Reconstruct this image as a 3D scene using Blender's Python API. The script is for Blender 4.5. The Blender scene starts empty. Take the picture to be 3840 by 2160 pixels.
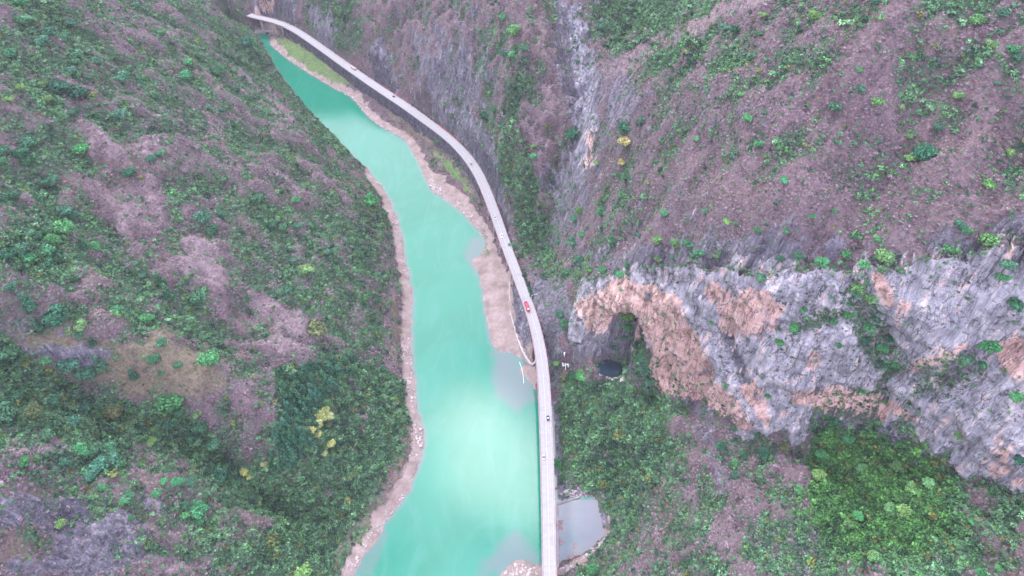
import bpy, bmesh, math, random
import numpy as np
from mathutils import Vector, Matrix
from mathutils.bvhtree import BVHTree
R = math.radians
random.seed(7); rng = np.random.default_rng(7)
S = bpy.context.scene
C = S.collection
PI = math.pi

# ------------------------------------------------------------------ camera, world, sun, exposure
CAM_H, FPX, PITCH = 458.0, 2570.0, R(46)
cam = bpy.data.cameras.new('camera'); camo = bpy.data.objects.new('camera', cam); C.objects.link(camo)
camo.location = (0, 0, CAM_H); camo.rotation_euler = (R(90) - PITCH, 0, 0)
cam.sensor_width = 36; cam.lens = 36 * FPX / 3840; cam.clip_start = 1; cam.clip_end = 6000
S.camera = camo
S.view_settings.view_transform = 'Standard'; S.view_settings.look = 'None'
S.view_settings.exposure = 1.12; S.view_settings.gamma = 1
SUN_EL, SUN_AZ = R(52), R(-40)            # azimuth from +Y towards +X
sd = bpy.data.lights.new('sun', 'SUN'); sd.energy = 1.8; sd.angle = R(12); sd.color = (1, .97, .94)
so = bpy.data.objects.new('sun', sd); C.objects.link(so)
sdir = Vector((math.sin(SUN_AZ) * math.cos(SUN_EL), math.cos(SUN_AZ) * math.cos(SUN_EL), math.sin(SUN_EL)))
so.rotation_euler = sdir.to_track_quat('Z', 'Y').to_euler()
W = bpy.data.worlds.new("World"); S.world = W; W.use_nodes = True
nt = W.node_tree; nt.nodes.clear()
def NN(t, ty, **k):
    n = t.nodes.new(ty)
    for a, b in k.items(): setattr(n, a, b)
    return n
def ray_dir(px, py):                       # photograph pixel (2576 wide) -> direction
    u = (px * 1.4907 - 1920) / FPX; v = -(py * 1.4907 - 1080) / FPX
    c, s = math.cos(PITCH), math.sin(PITCH)
    return np.array([u, c + v * s, -s + v * c])
if 1:
    out = NN(nt, 'ShaderNodeOutputWorld'); bg = NN(nt, 'ShaderNodeBackground'); bg.inputs[1].default_value = 0.15
    sky = NN(nt, 'ShaderNodeTexSky', sky_type='NISHITA', sun_disc=False, sun_elevation=SUN_EL, sun_rotation=SUN_AZ, air_density=1.2, dust_density=2.0)
    tc = NN(nt, 'ShaderNodeTexCoord')
    no = NN(nt, 'ShaderNodeTexNoise'); no.inputs['Scale'].default_value = 2.6; no.inputs['Detail'].default_value = 6; no.inputs['Roughness'].default_value = .55
    nt.links.new(tc.outputs['Generated'], no.inputs['Vector'])
    cr = NN(nt, 'ShaderNodeValToRGB'); cr.color_ramp.elements[0].position = .30; cr.color_ramp.elements[0].color = (8.7, 8.6, 11.4, 1)
    cr.color_ramp.elements[1].position = .72; cr.color_ramp.elements[1].color = (12.8, 12.2, 14.6, 1)
    nt.links.new(no.outputs['Fac'], cr.inputs[0])
    last = cr.outputs[0]
    # clouds: (direction, width, colour, strength) - the bright and the dark banks of the overcast
    for d, w, col, k in (((-.17, .77, .62), .34, (11, 11.6, 12.5), .7), ((0, .593, .805), .09, (6.5, 7.5, 9.5), .8), ((.10, .72, .68), .12, (7, 8, 10), .7), ((.03, .40, .915), .13, (5.5, 7, 9.5), .85), ((-.18, .38, .91), .12, (3.5, 4.5, 5.5), .8),
                         ((-.09, .50, .86), .10, (17, 17.5, 18.5), .7), ((-.02, .50, .866), .105, (28, 28.5, 29), .9), ((-.03, .545, .838), .05, (30, 30, 31), .7)):
        dn = np.array(d) / np.linalg.norm(d)
        dp = NN(nt, 'ShaderNodeVectorMath', operation='DISTANCE'); dp.inputs[1].default_value = tuple(dn)
        nt.links.new(tc.outputs['Generated'], dp.inputs[0])
        ad = NN(nt, 'ShaderNodeMath', operation='MULTIPLY_ADD'); ad.inputs[1].default_value = .40; ad.inputs[2].default_value = -.20
        nt.links.new(no.outputs['Fac'], ad.inputs[0])
        s2 = NN(nt, 'ShaderNodeMath', operation='ADD'); nt.links.new(dp.outputs['Value'], s2.inputs[0]); nt.links.new(ad.outputs[0], s2.inputs[1])
        mr = NN(nt, 'ShaderNodeMapRange', interpolation_type='SMOOTHSTEP'); mr.inputs['From Min'].default_value = w; mr.inputs['From Max'].default_value = w * .2
        mr.inputs['To Min'].default_value = 0; mr.inputs['To Max'].default_value = k
        nt.links.new(s2.outputs[0], mr.inputs['Value'])
        mx = NN(nt, 'ShaderNodeMixRGB'); nt.links.new(mr.outputs[0], mx.inputs[0]); nt.links.new(last, mx.inputs[1]); mx.inputs[2].default_value = (*col, 1)
        last = mx.outputs[0]
    m = NN(nt, 'ShaderNodeMixRGB'); m.inputs[0].default_value = .93
    nt.links.new(sky.outputs[0], m.inputs[1]); nt.links.new(last, m.inputs[2])
    nt.links.new(m.outputs[0], bg.inputs[0]); nt.links.new(bg.outputs[0], out.inputs[0])

# ------------------------------------------------------------------ small helpers
PK = 1.4907
def WP(px, py, z):                          # where the sight line through a photograph pixel meets height z
    d = ray_dir(px, py); t = (z - CAM_H) / d[2]
    return np.array([d[0] * t, d[1] * t, z])
def project(P):                             # world -> photograph pixel (2576 wide)
    x, y, z = P[..., 0], P[..., 1], P[..., 2] - CAM_H
    c, s = math.cos(PITCH), math.sin(PITCH)
    dep = np.maximum(y * c - z * s, 1.0); up = y * s + z * c
    return (x / dep * FPX + 1920) / PK, (1080 - up / dep * FPX) / PK, dep
perm = rng.permutation(256).astype(np.int64); perm = np.concatenate([perm, perm, perm])
gv = rng.normal(size=(256, 3)); gv /= np.linalg.norm(gv, axis=1)[:, None]
def noise3(P):
    P = np.asarray(P, float); I = np.floor(P).astype(np.int64); F = P - I; I &= 255
    u = F * F * F * (F * (F * 6 - 15) + 10); r = np.zeros(P.shape[:-1])
    for a in (0, 1):
        for b in (0, 1):
            for c in (0, 1):
                h = perm[perm[perm[(I[..., 0] + a) & 255] + ((I[..., 1] + b) & 255)] + ((I[..., 2] + c) & 255)]
                g = gv[h]; w = np.abs(1 - a - u[..., 0]) * np.abs(1 - b - u[..., 1]) * np.abs(1 - c - u[..., 2])
                r += w * ((g[..., 0] * (F[..., 0] - a)) + (g[..., 1] * (F[..., 1] - b)) + (g[..., 2] * (F[..., 2] - c)))
    return r * 1.5
def fbm(P, sc, octv=4, ridged=False, gain=.5):
    P = np.asarray(P, float) / sc; r = 0; a = 1
    for o in range(octv):
        n = noise3(P + 17.3 * o)
        r = r + a * ((1 - 2 * np.abs(n)) if ridged else n); a *= gain; P = P * 2.03
    return r
def xyz(X, Y, z=0.0): return np.stack([X, Y, np.zeros_like(X) + z], -1)
def sstep(a, b, x): t = np.clip((x - a) / (b - a), 0, 1); return t * t * (3 - 2 * t)
def pdist(X, Y, poly, closed=False):        # distance to a polyline, parameter along, side
    best = np.full(X.shape, 1e9); par = np.zeros(X.shape); side = np.zeros(X.shape)
    pts = [np.array(p[:2], float) for p in poly]
    if closed: pts.append(pts[0])
    for i, (a, b) in enumerate(zip(pts[:-1], pts[1:])):
        ab = b - a; L = ab @ ab + 1e-9
        t = np.clip(((X - a[0]) * ab[0] + (Y - a[1]) * ab[1]) / L, 0, 1)
        dx = X - a[0] - t * ab[0]; dy = Y - a[1] - t * ab[1]; d = np.hypot(dx, dy)
        m = d < best; best = np.where(m, d, best); par = np.where(m, i + t, par)
        side = np.where(m, np.sign(ab[0] * dy - ab[1] * dx), side)
    return best, par, side
def inside(X, Y, poly):
    r = np.zeros(X.shape, bool); n = len(poly)
    for i in range(n):
        x0, y0 = poly[i][:2]; x1, y1 = poly[(i + 1) % n][:2]
        c = ((y0 > Y) != (y1 > Y)) & (X < (x1 - x0) * (Y - y0) / ((y1 - y0) if y1 != y0 else 1e-9) + x0)
        r ^= c
    return r
def smooth_line(p, k=3):
    p = np.array(p, float)
    for _ in range(k):
        q = [p[0]]
        for a, b in zip(p[:-1], p[1:]): q += [a * .75 + b * .25, a * .25 + b * .75]
        q.append(p[-1]); p = np.array(q)
    return p
def resample(p, step):
    p = np.array(p, float); d = np.r_[0, np.cumsum(np.linalg.norm(np.diff(p, axis=0), axis=1))]
    n = max(2, int(d[-1] / step) + 1); s = np.linspace(0, d[-1], n)
    return np.stack([np.interp(s, d, p[:, k]) for k in range(p.shape[1])], 1)

# ------------------------------------------------------------------ surveyed lines
ROADZ = 23.0
K1 = 1 / PK
lo_px = [(925, 60), (939, 69), (1003.5, 83), (1066, 101), (1128, 141), (1200, 188), (1283, 251), (1386, 326), (1469, 380), (1571, 450), (1662, 514), (1714, 566), (1762, 628), (1804, 706), (1871, 900), (1948, 1100), (1982, 1200), (2004, 1300), (2019, 1440), (2029, 1800), (2035, 2160), (2037, 2300), (2039, 2500)]
up_px = [(919, 43), (931, 50), (1003.5, 62), (1086, 88), (1148, 122), (1200, 162), (1268, 210), (1345, 263), (1448, 332), (1552, 400), (1612, 447), (1648, 475), (1700, 516), (1752, 563), (1793, 615), (1821, 666), (1842, 721), (1880, 814), (1907, 900), (1982, 1100), (2020, 1200), (2046, 1300), (2063, 1440), (2078, 1800), (2085, 2160), (2088, 2300), (2091, 2500)]
lo_w = resample(smooth_line([WP(x * K1, y * K1, ROADZ)[:2] for x, y in lo_px], 2), 3.0)
up_w = resample(smooth_line([WP(x * K1, y * K1, ROADZ)[:2] for x, y in up_px], 2), 3.0)
def nearest_pt(p, line):
    a, b = line[:-1], line[1:]; ab = b - a
    t = np.clip(((p - a) * ab).sum(1) / ((ab * ab).sum(1) + 1e-9), 0, 1); q = a + ab * t[:, None]
    d = ((q - p) ** 2).sum(1); return q[d.argmin()]
mid = np.array([(p + nearest_pt(p, up_w)) / 2 for p in lo_w])
wid = np.array([np.linalg.norm(p - nearest_pt(p, up_w)) for p in lo_w])
ker = np.ones(15) / 15
mid = resample(mid, 2.5)
midp = np.pad(mid, ((6, 6), (0, 0)), 'edge'); midp[:6] = mid[0] + (mid[0] - mid[1]) * np.arange(6, 0, -1)[:, None]; midp[-6:] = mid[-1] + (mid[-1] - mid[-2]) * np.arange(1, 7)[:, None]
mid = np.stack([np.convolve(midp[:, k], np.ones(13) / 13, 'valid') for k in (0, 1)], 1)
tang = np.gradient(mid, axis=0); tang /= np.linalg.norm(tang, axis=1)[:, None]
nrm = np.stack([tang[:, 1], -tang[:, 0]], 1)        # points to the camera's right while walking from far to near? fixed below
if nrm[-1][0] < 0: nrm = -nrm                       # +n = mountain side
arc = np.r_[0, np.cumsum(np.linalg.norm(np.diff(mid, axis=0), axis=1))]
sv = np.linspace(0, 1, len(mid)); half0 = np.interp(sv, np.linspace(0, 1, len(wid)), wid) / 2
half = np.convolve(np.pad(half0, 20, 'edge'), np.ones(41) / 41, 'valid')
half = np.clip(half, 4.2, 5.4)
def road_at(px, py, off=0.0):               # road frame nearest to a photograph pixel
    w = WP(px, py, ROADZ)[:2]; i = int(((mid - w) ** 2).sum(1).argmin()); return i, mid[i] + nrm[i] * off, tang[i], nrm[i], float((w - mid[i]) @ nrm[i])

left_px = [(640, 84), (650, 92), (664, 120), (682, 150), (704, 190), (730, 222), (758, 256), (790, 300), (836, 345), (876, 385), (900, 408), (925, 425), (940, 445), (965, 475), (985, 512), (1000, 550), (1012, 600), (1020, 650), (1030, 700), (1037, 740), (1035, 800), (1035, 850), (1037, 900), (1046, 960), (1048, 1010), (1052, 1050), (1068, 1090), (1070, 1125), (1050, 1165), (1045, 1200), (1020, 1250), (995, 1290), (966, 1318), (968, 1340), (940, 1368), (915, 1402), (893, 1449), (870, 1500), (850, 1560)]
right_px = [(676, 84), (682, 95), (678, 108), (690, 122), (735, 157), (790, 192), (850, 227), (880, 240), (900, 260), (930, 300), (975, 330), (1015, 347), (1035, 377), (1055, 412), (1070, 450), (1085, 480), (1105, 492), (1125, 507), (1160, 532), (1190, 565), (1212, 588), (1224, 612), (1212, 640), (1190, 650), (1184, 664), (1205, 682), (1212, 720), (1218, 770), (1225, 800), (1232, 840), (1240, 876), (1270, 884), (1300, 894), (1325, 912), (1318, 922), (1302, 936), (1320, 946), (1337, 962), (1344, 978),
            (1362, 982), (1385, 990), (1394, 1050), (1398, 1120), (1400, 1180), (1402, 1220), (1403, 1258), (1420, 1263), (1428, 1252), (1444, 1246), (1462, 1250), (1480, 1242), (1496, 1250), (1506, 1280), (1510, 1305), (1522, 1328), (1516, 1348), (1496, 1368), (1470, 1390), (1440, 1402), (1415, 1412), (1398, 1430), (1372, 1424), (1352, 1424), (1330, 1414), (1312, 1406), (1290, 1412), (1276, 1424), (1262, 1436), (1256, 1449), (1235, 1500), (1210, 1560)]
shoreL = np.array([WP(x, y, 0)[:2] for x, y in left_px]); shoreR = np.array([WP(x, y, 0)[:2] for x, y in right_px])
def jitter(line, step, amp, sc):
    q = resample(smooth_line(line, 1), step); n = noise3(xyz(q[:, 0] / sc, q[:, 1] / sc, 3.3)); n2 = noise3(xyz(q[:, 0] / sc, q[:, 1] / sc, 9.3))
    return q + np.stack([n, n2], 1) * amp
shoreL = jitter(shoreL, 3, 2.6, 7); shoreR = jitter(shoreR, 3, 1.4, 5)
water_poly = np.concatenate([shoreL, shoreR[::-1]])

# ------------------------------------------------------------------ terrain control heights  (pixel x, pixel y, height)
CT = [(0,1449,115),(300,1449,74),(600,1449,38),(780,1449,12),(0,1300,128),(300,1250,95),(600,1300,48),(750,1350,16),(0,1150,142),(250,1120,92),(450,1200,76),
 (0,930,138),(200,1010,102),(430,1085,72),(560,1160,48),(700,1262,17),(850,1330,6),(300,1010,100),(350,900,112),(500,1010,86),
 (0,800,164),(300,800,126),(600,800,84),(850,800,40),(600,1000,74),(700,1130,58),(850,1000,38),(800,1200,28),(900,1180,18),(940,1080,18),(950,950,16),
 (0,600,180),(300,600,142),(600,600,97),(850,600,46),(920,700,26),(0,400,196),(300,400,154),(600,400,108),(800,400,62),(880,430,30),
 (0,200,216),(300,200,170),(500,200,120),(600,200,88),(700,250,45),(780,330,40),(0,0,236),(300,0,160),(450,0,120),(540,40,78),(600,60,34),(620,100,28),(600,140,48),(670,190,18),(450,100,125),
 (1500,1449,14),(1600,1449,32),(1900,1449,66),(2200,1449,100),(2576,1449,132),(1600,1300,24),(1560,1330,12),(1900,1300,74),(2200,1300,98),(2576,1300,124),
 (1450,1100,26),(1500,1100,34),(1600,1100,48),(1700,1060,60),(1600,1200,38),(1800,1180,64),(2000,1200,82),(2200,1200,97),(2400,1260,110),(1480,1180,24),(1420,1180,14),(1410,1050,20),(1405,950,24),
 (1400,830,30),(1450,850,40),(1560,900,46),(1650,990,51),(1750,1010,60),(1870,1095,73),(1990,1100,83),(2080,1060,93),(2200,1060,100),(2330,1110,108),(2420,1170,114),(2576,1230,124),(2750,1290,133),(1500,930,40),(1560,930,41),
 (1500,600,100),(1600,600,132),(1500,400,120),(1700,500,180),(1650,400,178),(1600,300,176),(1500,300,145),(1500,200,165),(1620,130,203),(1750,65,238),(1900,0,275),
 (1800,400,213),(1800,200,245),(2000,400,238),(2000,200,265),(2000,0,290),(2300,400,252),(2300,200,280),(2300,0,308),(2576,400,262),(2576,200,292),(2576,0,320),(2000,560,222),(2300,540,236),
 (1700,0,190),(1600,60,152),(1500,100,130),(1480,170,113),(1380,620,32),(1400,480,60),(1455,400,82),(1470,250,108),(1430,100,132),(1400,0,152),(1430,640,50),
 (1300,450,72),(1300,300,112),(1300,150,138),(1300,0,168),(1250,400,60),(1340,520,50),(1150,0,135),(1150,150,100),(1150,250,62),(1060,200,64),(1000,0,100),(1000,120,62),(900,60,64),(850,0,78),(800,40,46),(700,8,42),(640,8,38),(940,160,40),(1290,600,26),(1330,700,25),(1360,760,27),
 (700,130,5),(800,175,6),(900,225,7),(1000,285,8),(1080,350,9),(1140,420,9),(1190,500,9),(760,140,9),(860,190,10),(960,250,11),(1060,310,11),(1130,370,11),(1190,450,11),(1215,560,7),(1240,640,5),(1260,740,4),(1270,850,3),(1320,930,2),(640,62,9),(680,66,8)]
ctrl = [WP(x, y, z) for x, y, z in CT]
cl_base = [(1400,830,30),(1450,850,40),(1560,900,46),(1650,990,52),(1750,1010,62),(1870,1095,75),(1990,1100,85),(2080,1060,95),(2200,1060,102),(2330,1110,110),(2420,1170,116),(2576,1230,126),(2750,1290,135)]
cl_top = [(1430,700,62),(1500,700,100),(1600,680,138),(1738,655,175),(1850,680,188),(2000,665,204),(2190,675,214),(2300,650,222),(2440,625,235),(2650,580,250),(2800,560,258),(3000,520,268),(3250,500,275)]
CB = np.array([WP(*p) for p in cl_base]); CTp = np.array([WP(*p) for p in cl_top])
for i, (b, t) in enumerate(zip(CB, CTp)):
    if i == 0: continue
    a0 = CB[max(i - 1, 0)]; a1 = CB[min(i + 1, len(CB) - 1)]; tdir = (a1 - a0)[:2]; tdir /= np.linalg.norm(tdir)
    nb = np.array([-tdir[1], tdir[0]])
    if nb[1] < 0: nb = -nb
    q = t[:2] + nb * 12; ctrl.append(np.array([*q, t[2] + 3])); q = t[:2] + nb * 5; ctrl.append(np.array([*q, t[2] - .5]))
    e = b[:2] + nb * (6 if 2 <= i <= 3 else 1); ctrl.append(np.array([*e, b[2] + 1]))
for p in [(-300,1250,330),(-500,1200,260),(-700,1300,420),(-100,1150,330),(100,1250,420),(350,1200,430),(-420,1120,90),(-380,1030,60),(-330,1060,130),(-250,1000,150),(-900,900,380),(-800,500,400),(-700,200,400),(-600,0,380),(-400,0,200),(-260,40,110),
          (600,900,460),(800,600,440),(700,300,400),(600,100,330),(400,50,200),(250,60,110),(120,100,30),(-140,60,20),(80,0,10),(300,1000,380),(0,950,215),(-120,930,170),(120,850,240),(250,800,280),(500,500,350),(900,1300,520),(-1000,1400,520),(0,1500,520)]:
    ctrl.append(np.array(p, float))
ctrl = np.array(ctrl)
def rbf_fit(P, v, sm=.6):
    n = len(P); D = np.linalg.norm(P[:, None] - P[None], axis=2)
    A = np.zeros((n + 3, n + 3)); A[:n, :n] = -D - np.eye(n) * sm * 0 + np.eye(n) * sm
    A[:n, n] = 1; A[:n, n + 1:] = P / 500; A[n, :n] = 1; A[n + 1:, :n] = (P / 500).T
    return np.linalg.solve(A, np.r_[v, 0, 0, 0])
RW = rbf_fit(ctrl[:, :2], ctrl[:, 2])
def base_height(X, Y):
    f = X.ravel(), Y.ravel(); r = np.empty(f[0].size)
    for k in range(0, r.size, 60000):
        x = f[0][k:k + 60000]; y = f[1][k:k + 60000]
        D = np.hypot(x[:, None] - ctrl[None, :, 0], y[:, None] - ctrl[None, :, 1])
        r[k:k + 60000] = -D @ RW[:-3] + RW[-3] + RW[-2] * x / 500 + RW[-1] * y / 500
    return r.reshape(X.shape)

# non-uniform grid, fine where the photograph looks
def axis(lo, a, b, hi, fine, coarse):
    L = []; x = a; st = fine
    while x > lo: st = min(st * 1.12, coarse); x -= st; L.append(x)
    mid_ = list(np.arange(a, b, fine)); Rr = []; x = mid_[-1]; st = fine
    while x < hi: st = min(st * 1.12, coarse); x += st; Rr.append(x)
    return np.array(L[::-1] + mid_ + Rr)
gx = axis(-1500, -470, 470, 1500, 1.75, 40)
gy = np.concatenate([axis(-500, 95, 520, 521, 1.5, 40), ])
yy = [gy[-1]]; st = 1.5
while yy[-1] < 2200:
    st = min(st * 1.006, 3.2) if yy[-1] < 1150 else min(st * 1.12, 40)
    yy.append(yy[-1] + st)
gy = np.concatenate([gy[:-1], yy])
X, Y = np.meshgrid(gx, gy)
Z = base_height(X, Y)
dL, _, _ = pdist(X, Y, shoreL); dR, _, _ = pdist(X, Y, shoreR)
inW = inside(X, Y, water_poly); dS = np.minimum(dL, dR)
rd, rpar, _ = pdist(X, Y, mid); ri = np.clip(rpar.astype(int), 0, len(mid) - 1)
roff = (X - mid[ri, 0]) * nrm[ri, 0] + (Y - mid[ri, 1]) * nrm[ri, 1]; rhalf = half[ri]
cd, cpar, _ = pdist(X, Y, np.vstack([(CB[:, :2] + CTp[:, :2]) / 2]))
# relief: ribs and gullies, stronger on the high slopes
fade = sstep(6, 60, np.where(dL < dR, dL, np.minimum(dR, 60))) * sstep(4, 35, np.abs(rd)) * sstep(6, 30, cd)
rib = fbm(xyz(X + .5 * Y, Y * .55 - .25 * X), 70, 4, True) - .75
Z = Z + fade * (rib * 9 + fbm(xyz(X, Y), 26, 4) * 5.5)
wob_ = fbm(xyz(X, Y, 44), 60, 3) * 30
ribL = (fbm(xyz((X + .25 * Y) * .30, Y - .12 * X + wob_, 3), 52, 4, True) - .75) * 6.5
ribR = (fbm(xyz((X + Y) * .24, (X - Y) * .72 + wob_, 6), 50, 4, True) - .75) * 5.5
Z = Z + fade * np.where(X < -40, ribL, ribR * sstep(30, 90, X))
Z = Z + sstep(2, 14, dS) * sstep(1.5, 9, np.abs(rd) - 2) * (fbm(xyz(X, Y, 5), 8, 3) * 1.1)
Z = Z + fade * np.maximum(0, fbm(xyz(X, Y * .6, 15), 34, 4, True) - .9) * 4.0
# rocky faces beside the road get broken steps
butt = sstep(8, 30, roff) * sstep(190, 110, rd) * (project(np.stack([mid[ri, 0], mid[ri, 1], np.full(rd.shape, ROADZ)], -1))[1] < 600)
Z = Z + butt * ((fbm(xyz(X, Y, 21), 42, 4, True) - .8) * 11 + (fbm(xyz(X * 1.3, Y, 31), 15, 3, True) - .8) * 3.0)
# named gullies and crests of the left hill
for pts_, hgt, wdt in (([(0,930,138),(200,1010,102),(430,1085,72),(560,1160,48),(700,1262,18),(850,1335,6)], -19, 18), ([(160,110,180),(400,250,140),(560,345,100),(720,400,66),(850,445,35)], -14, 24), ([(0,260,210),(300,370,162),(620,430,108),(760,500,70)], 13, 24), ([(480,60,118),(640,160,60),(760,290,42),(840,350,30)], 4, 16),
        ([(60,480,180),(250,640,150),(420,740,118),(560,850,85)], -9, 20), ([(60,740,172),(300,860,122),(560,1000,82),(660,1110,62)], 8, 22), ([(1640,560,140),(1820,330,215),(1950,60,275)], -6, 26), ([(2150,560,232),(2300,250,272),(2420,60,305)], -7, 28), ([(1480,1440,12),(1700,1260,45),(1900,1180,75)], -4, 18), ([(1430,100,130),(1470,250,106),(1455,400,80),(1400,480,58),(1380,620,32)], -8, 14), ([(1280,0,160),(1260,150,120),(1240,280,80)], -6, 14)):
    L_ = [WP(*q)[:2] for q in pts_]; dd, _, _ = pdist(X, Y, smooth_line(L_, 2)); wob = fbm(xyz(X, Y, 7), 30, 3) * .35
    Z = Z + hgt * np.exp(-(dd / wdt) ** 2 * (1 + wob)) * sstep(4, 30, dS) * sstep(3, 16, np.abs(rd) - 5) * sstep(8, 24, cd)
# a strip of bank, then the hill
farL = sstep(600, 640, Y); bw = 9 - 7 * farL; bL = .25 + np.minimum(dL, bw) * (.34 + farL * .5) + np.maximum(0, dL - bw) * (1.9 + farL)
isL = dL < dR
beach = np.where(isL, bL, .2 + np.minimum(dR, 200) * .5 + np.maximum(0, dR - 22) * 4)
Z = np.where(~inW, np.minimum(np.maximum(Z, .35 + np.minimum(dS * .12, 2)), beach + fbm(xyz(X, Y, 2), 6, 2) * .15 * sstep(1, 6, dS)), -.25 - np.minimum(dS * .13, 6))
# under and beside the road
Z = np.where(rd < rhalf + .6, np.minimum(Z, ROADZ - 2.4), Z)
Z = np.where((roff > 0) & (rd < rhalf + 3.0), np.minimum(Z, ROADZ - .5 + np.maximum(0, rd - rhalf) * 1.5), Z)
curve_px = [(1282,700),(1281,736),(1282,783),(1292,816),(1306,863),(1319,893),(1337,919),(1344,914),(1348,905)]
vpy = project(np.stack([mid[ri, 0], mid[ri, 1], np.full(rd.shape, ROADZ)], -1))[1]
lowside = (roff < -rhalf + 1.0) & (rd < 40)
Z = np.where(lowside & ~inW & (vpy < 480), np.minimum(Z, 7.5 + fbm(xyz(X, Y, 4), 20, 3) * 2.5 + dR * .06), Z)
Z = np.where(lowside & ~inW & (vpy >= 480) & (rd < 60), np.minimum(Z, 5.5 + fbm(xyz(X, Y, 4), 20, 3) * 2), Z)
wln = smooth_line([WP(x, y, 5.5)[:2] for x, y in curve_px], 2); roadedge = [mid[i] - nrm[i] * (half[i] - 2) for i in range(road_at(1292, 690)[0], road_at(1372, 905)[0], 3)]
emb = inside(X, Y, list(wln) + roadedge[::-1]); ewd, _, _ = pdist(X, Y, wln)
Z = np.where(emb, np.maximum(Z, np.minimum(5.6 + ewd * 1.15, ROADZ - 2.6)), Z)
# pool hollow under the arch
pool_c = WP(1545, 927, 38)
pe = (1 + fbm(xyz(X, Y, 12), 7, 3) * .35) * np.hypot((X - pool_c[0]) / 13.5, (Y - pool_c[1]) / 8.0)
Z = np.where(pe < 1.35, np.minimum(Z, 37.0 + (sstep(.8, 1.35, pe)) * 5), Z)

# ------------------------------------------------------------------ land cover read off the photograph, by place
GREEN = ["56546632833341587634333456", "6654567021236415756354333455", "57455460212423024454322332", "46455555002550333333321333", "65225444500255133222222223", "57323555650315151311210123",
         "87443466640005432553233132", "65465346650003110223356103", "64455544650002223222254213", "43333444660003243332246421", "64444456760003556322256542", "76644566870004577532235532",
         "44546567750005576434468842", "23345667650004554445788863", "12233567600003444445666643"]
GREEN = np.array([[int(c) for c in (r + r[-1] * 3)[:26]] for r in GREEN], float) / 8.0
def grid_read(G, px, py, step=100.0):
    u = np.clip(px / step - .5, 0, G.shape[1] - 1.001); v = np.clip(py / step - .5, 0, G.shape[0] - 1.001)
    i = u.astype(int); j = v.astype(int); a = u - i; b = v - j
    return (G[j, i] * (1 - a) + G[j, i + 1] * a) * (1 - b) + (G[j + 1, i] * (1 - a) + G[j + 1, i + 1] * a) * b
ROCK = [ # polygon, feather, strength
 ([(1395,0),(1450,0),(1500,150),(1510,170),(1500,300),(1495,420),(1450,480),(1430,520),(1375,525),(1368,440),(1440,360),(1405,230),(1385,110)], 22, .72),
 ([(925,120),(960,95),(985,160),(1005,230),(985,262),(945,230)], 12, .95), ([(1095,275),(1150,272),(1200,300),(1235,350),(1250,430),(1270,540),(1290,620),(1262,610),(1225,480),(1190,385),(1130,320)], 9, 1),
 ([(622,0),(750,0),(738,50),(640,42)], 8, 1), ([(775,30),(820,20),(850,70),(845,120),(800,105)], 10, .9), ([(1000,40),(1200,20),(1250,160),(1200,280),(1100,260),(1040,180)], 60, .45),
 ([(1490,0),(1510,0),(1525,60),(1510,70)], 8, .7), ([(1520,200),(1580,180),(1600,260),(1560,320),(1530,300)], 20, .5),
 ([(0,1250),(60,1240),(110,1275),(60,1310),(0,1320)], 18, .8), ([(50,1295),(120,1250),(200,1245),(235,1300),(200,1340),(110,1345)], 14, .95), ([(180,1320),(300,1290),(385,1330),(350,1400),(300,1440),(220,1449),(130,1449),(110,1400)], 16, .95), ([(0,1400),(120,1390),(140,1449),(0,1449)], 24, .6),
 ([(350,1250),(410,1250),(420,1280),(370,1290)], 12, .7), ([(190,860),(290,870),(230,930),(60,880)], 24, .35),
 ([(1335,690),(1420,700),(1440,780),(1410,870),(1402,960),(1410,1060),(1412,1200),(1388,1200),(1380,960),(1366,860),(1345,780)], 10, .75), ([(1400,790),(1480,760),(1560,840),(1640,990),(1560,905),(1440,900)], 14, .5),
 ([(1720,960),(1790,1040),(1860,1230),(1810,1240),(1730,1080)], 22, .55), ([(1420,640),(1500,620),(2560,580),(2576,720),(1500,720)], 30, .38), ([(2470,560),(2576,540),(2576,760),(2520,720)], 20, .9),
 ([(1395,1215),(1500,1225),(1480,1250),(1400,1262)], 6, .9), ([(1500,1275),(1525,1290),(1530,1340),(1505,1370)], 6, .9), ([(1290,720),(1318,740),(1345,900),(1330,912),(1288,800)], 5, .9), ([(1390,500),(1420,520),(1470,480),(1500,440),(1440,600),(1380,620)], 20, .4), ([(2000,1060),(2576,1230),(2576,1180),(2300,1080)], 26, .8)]
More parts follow.
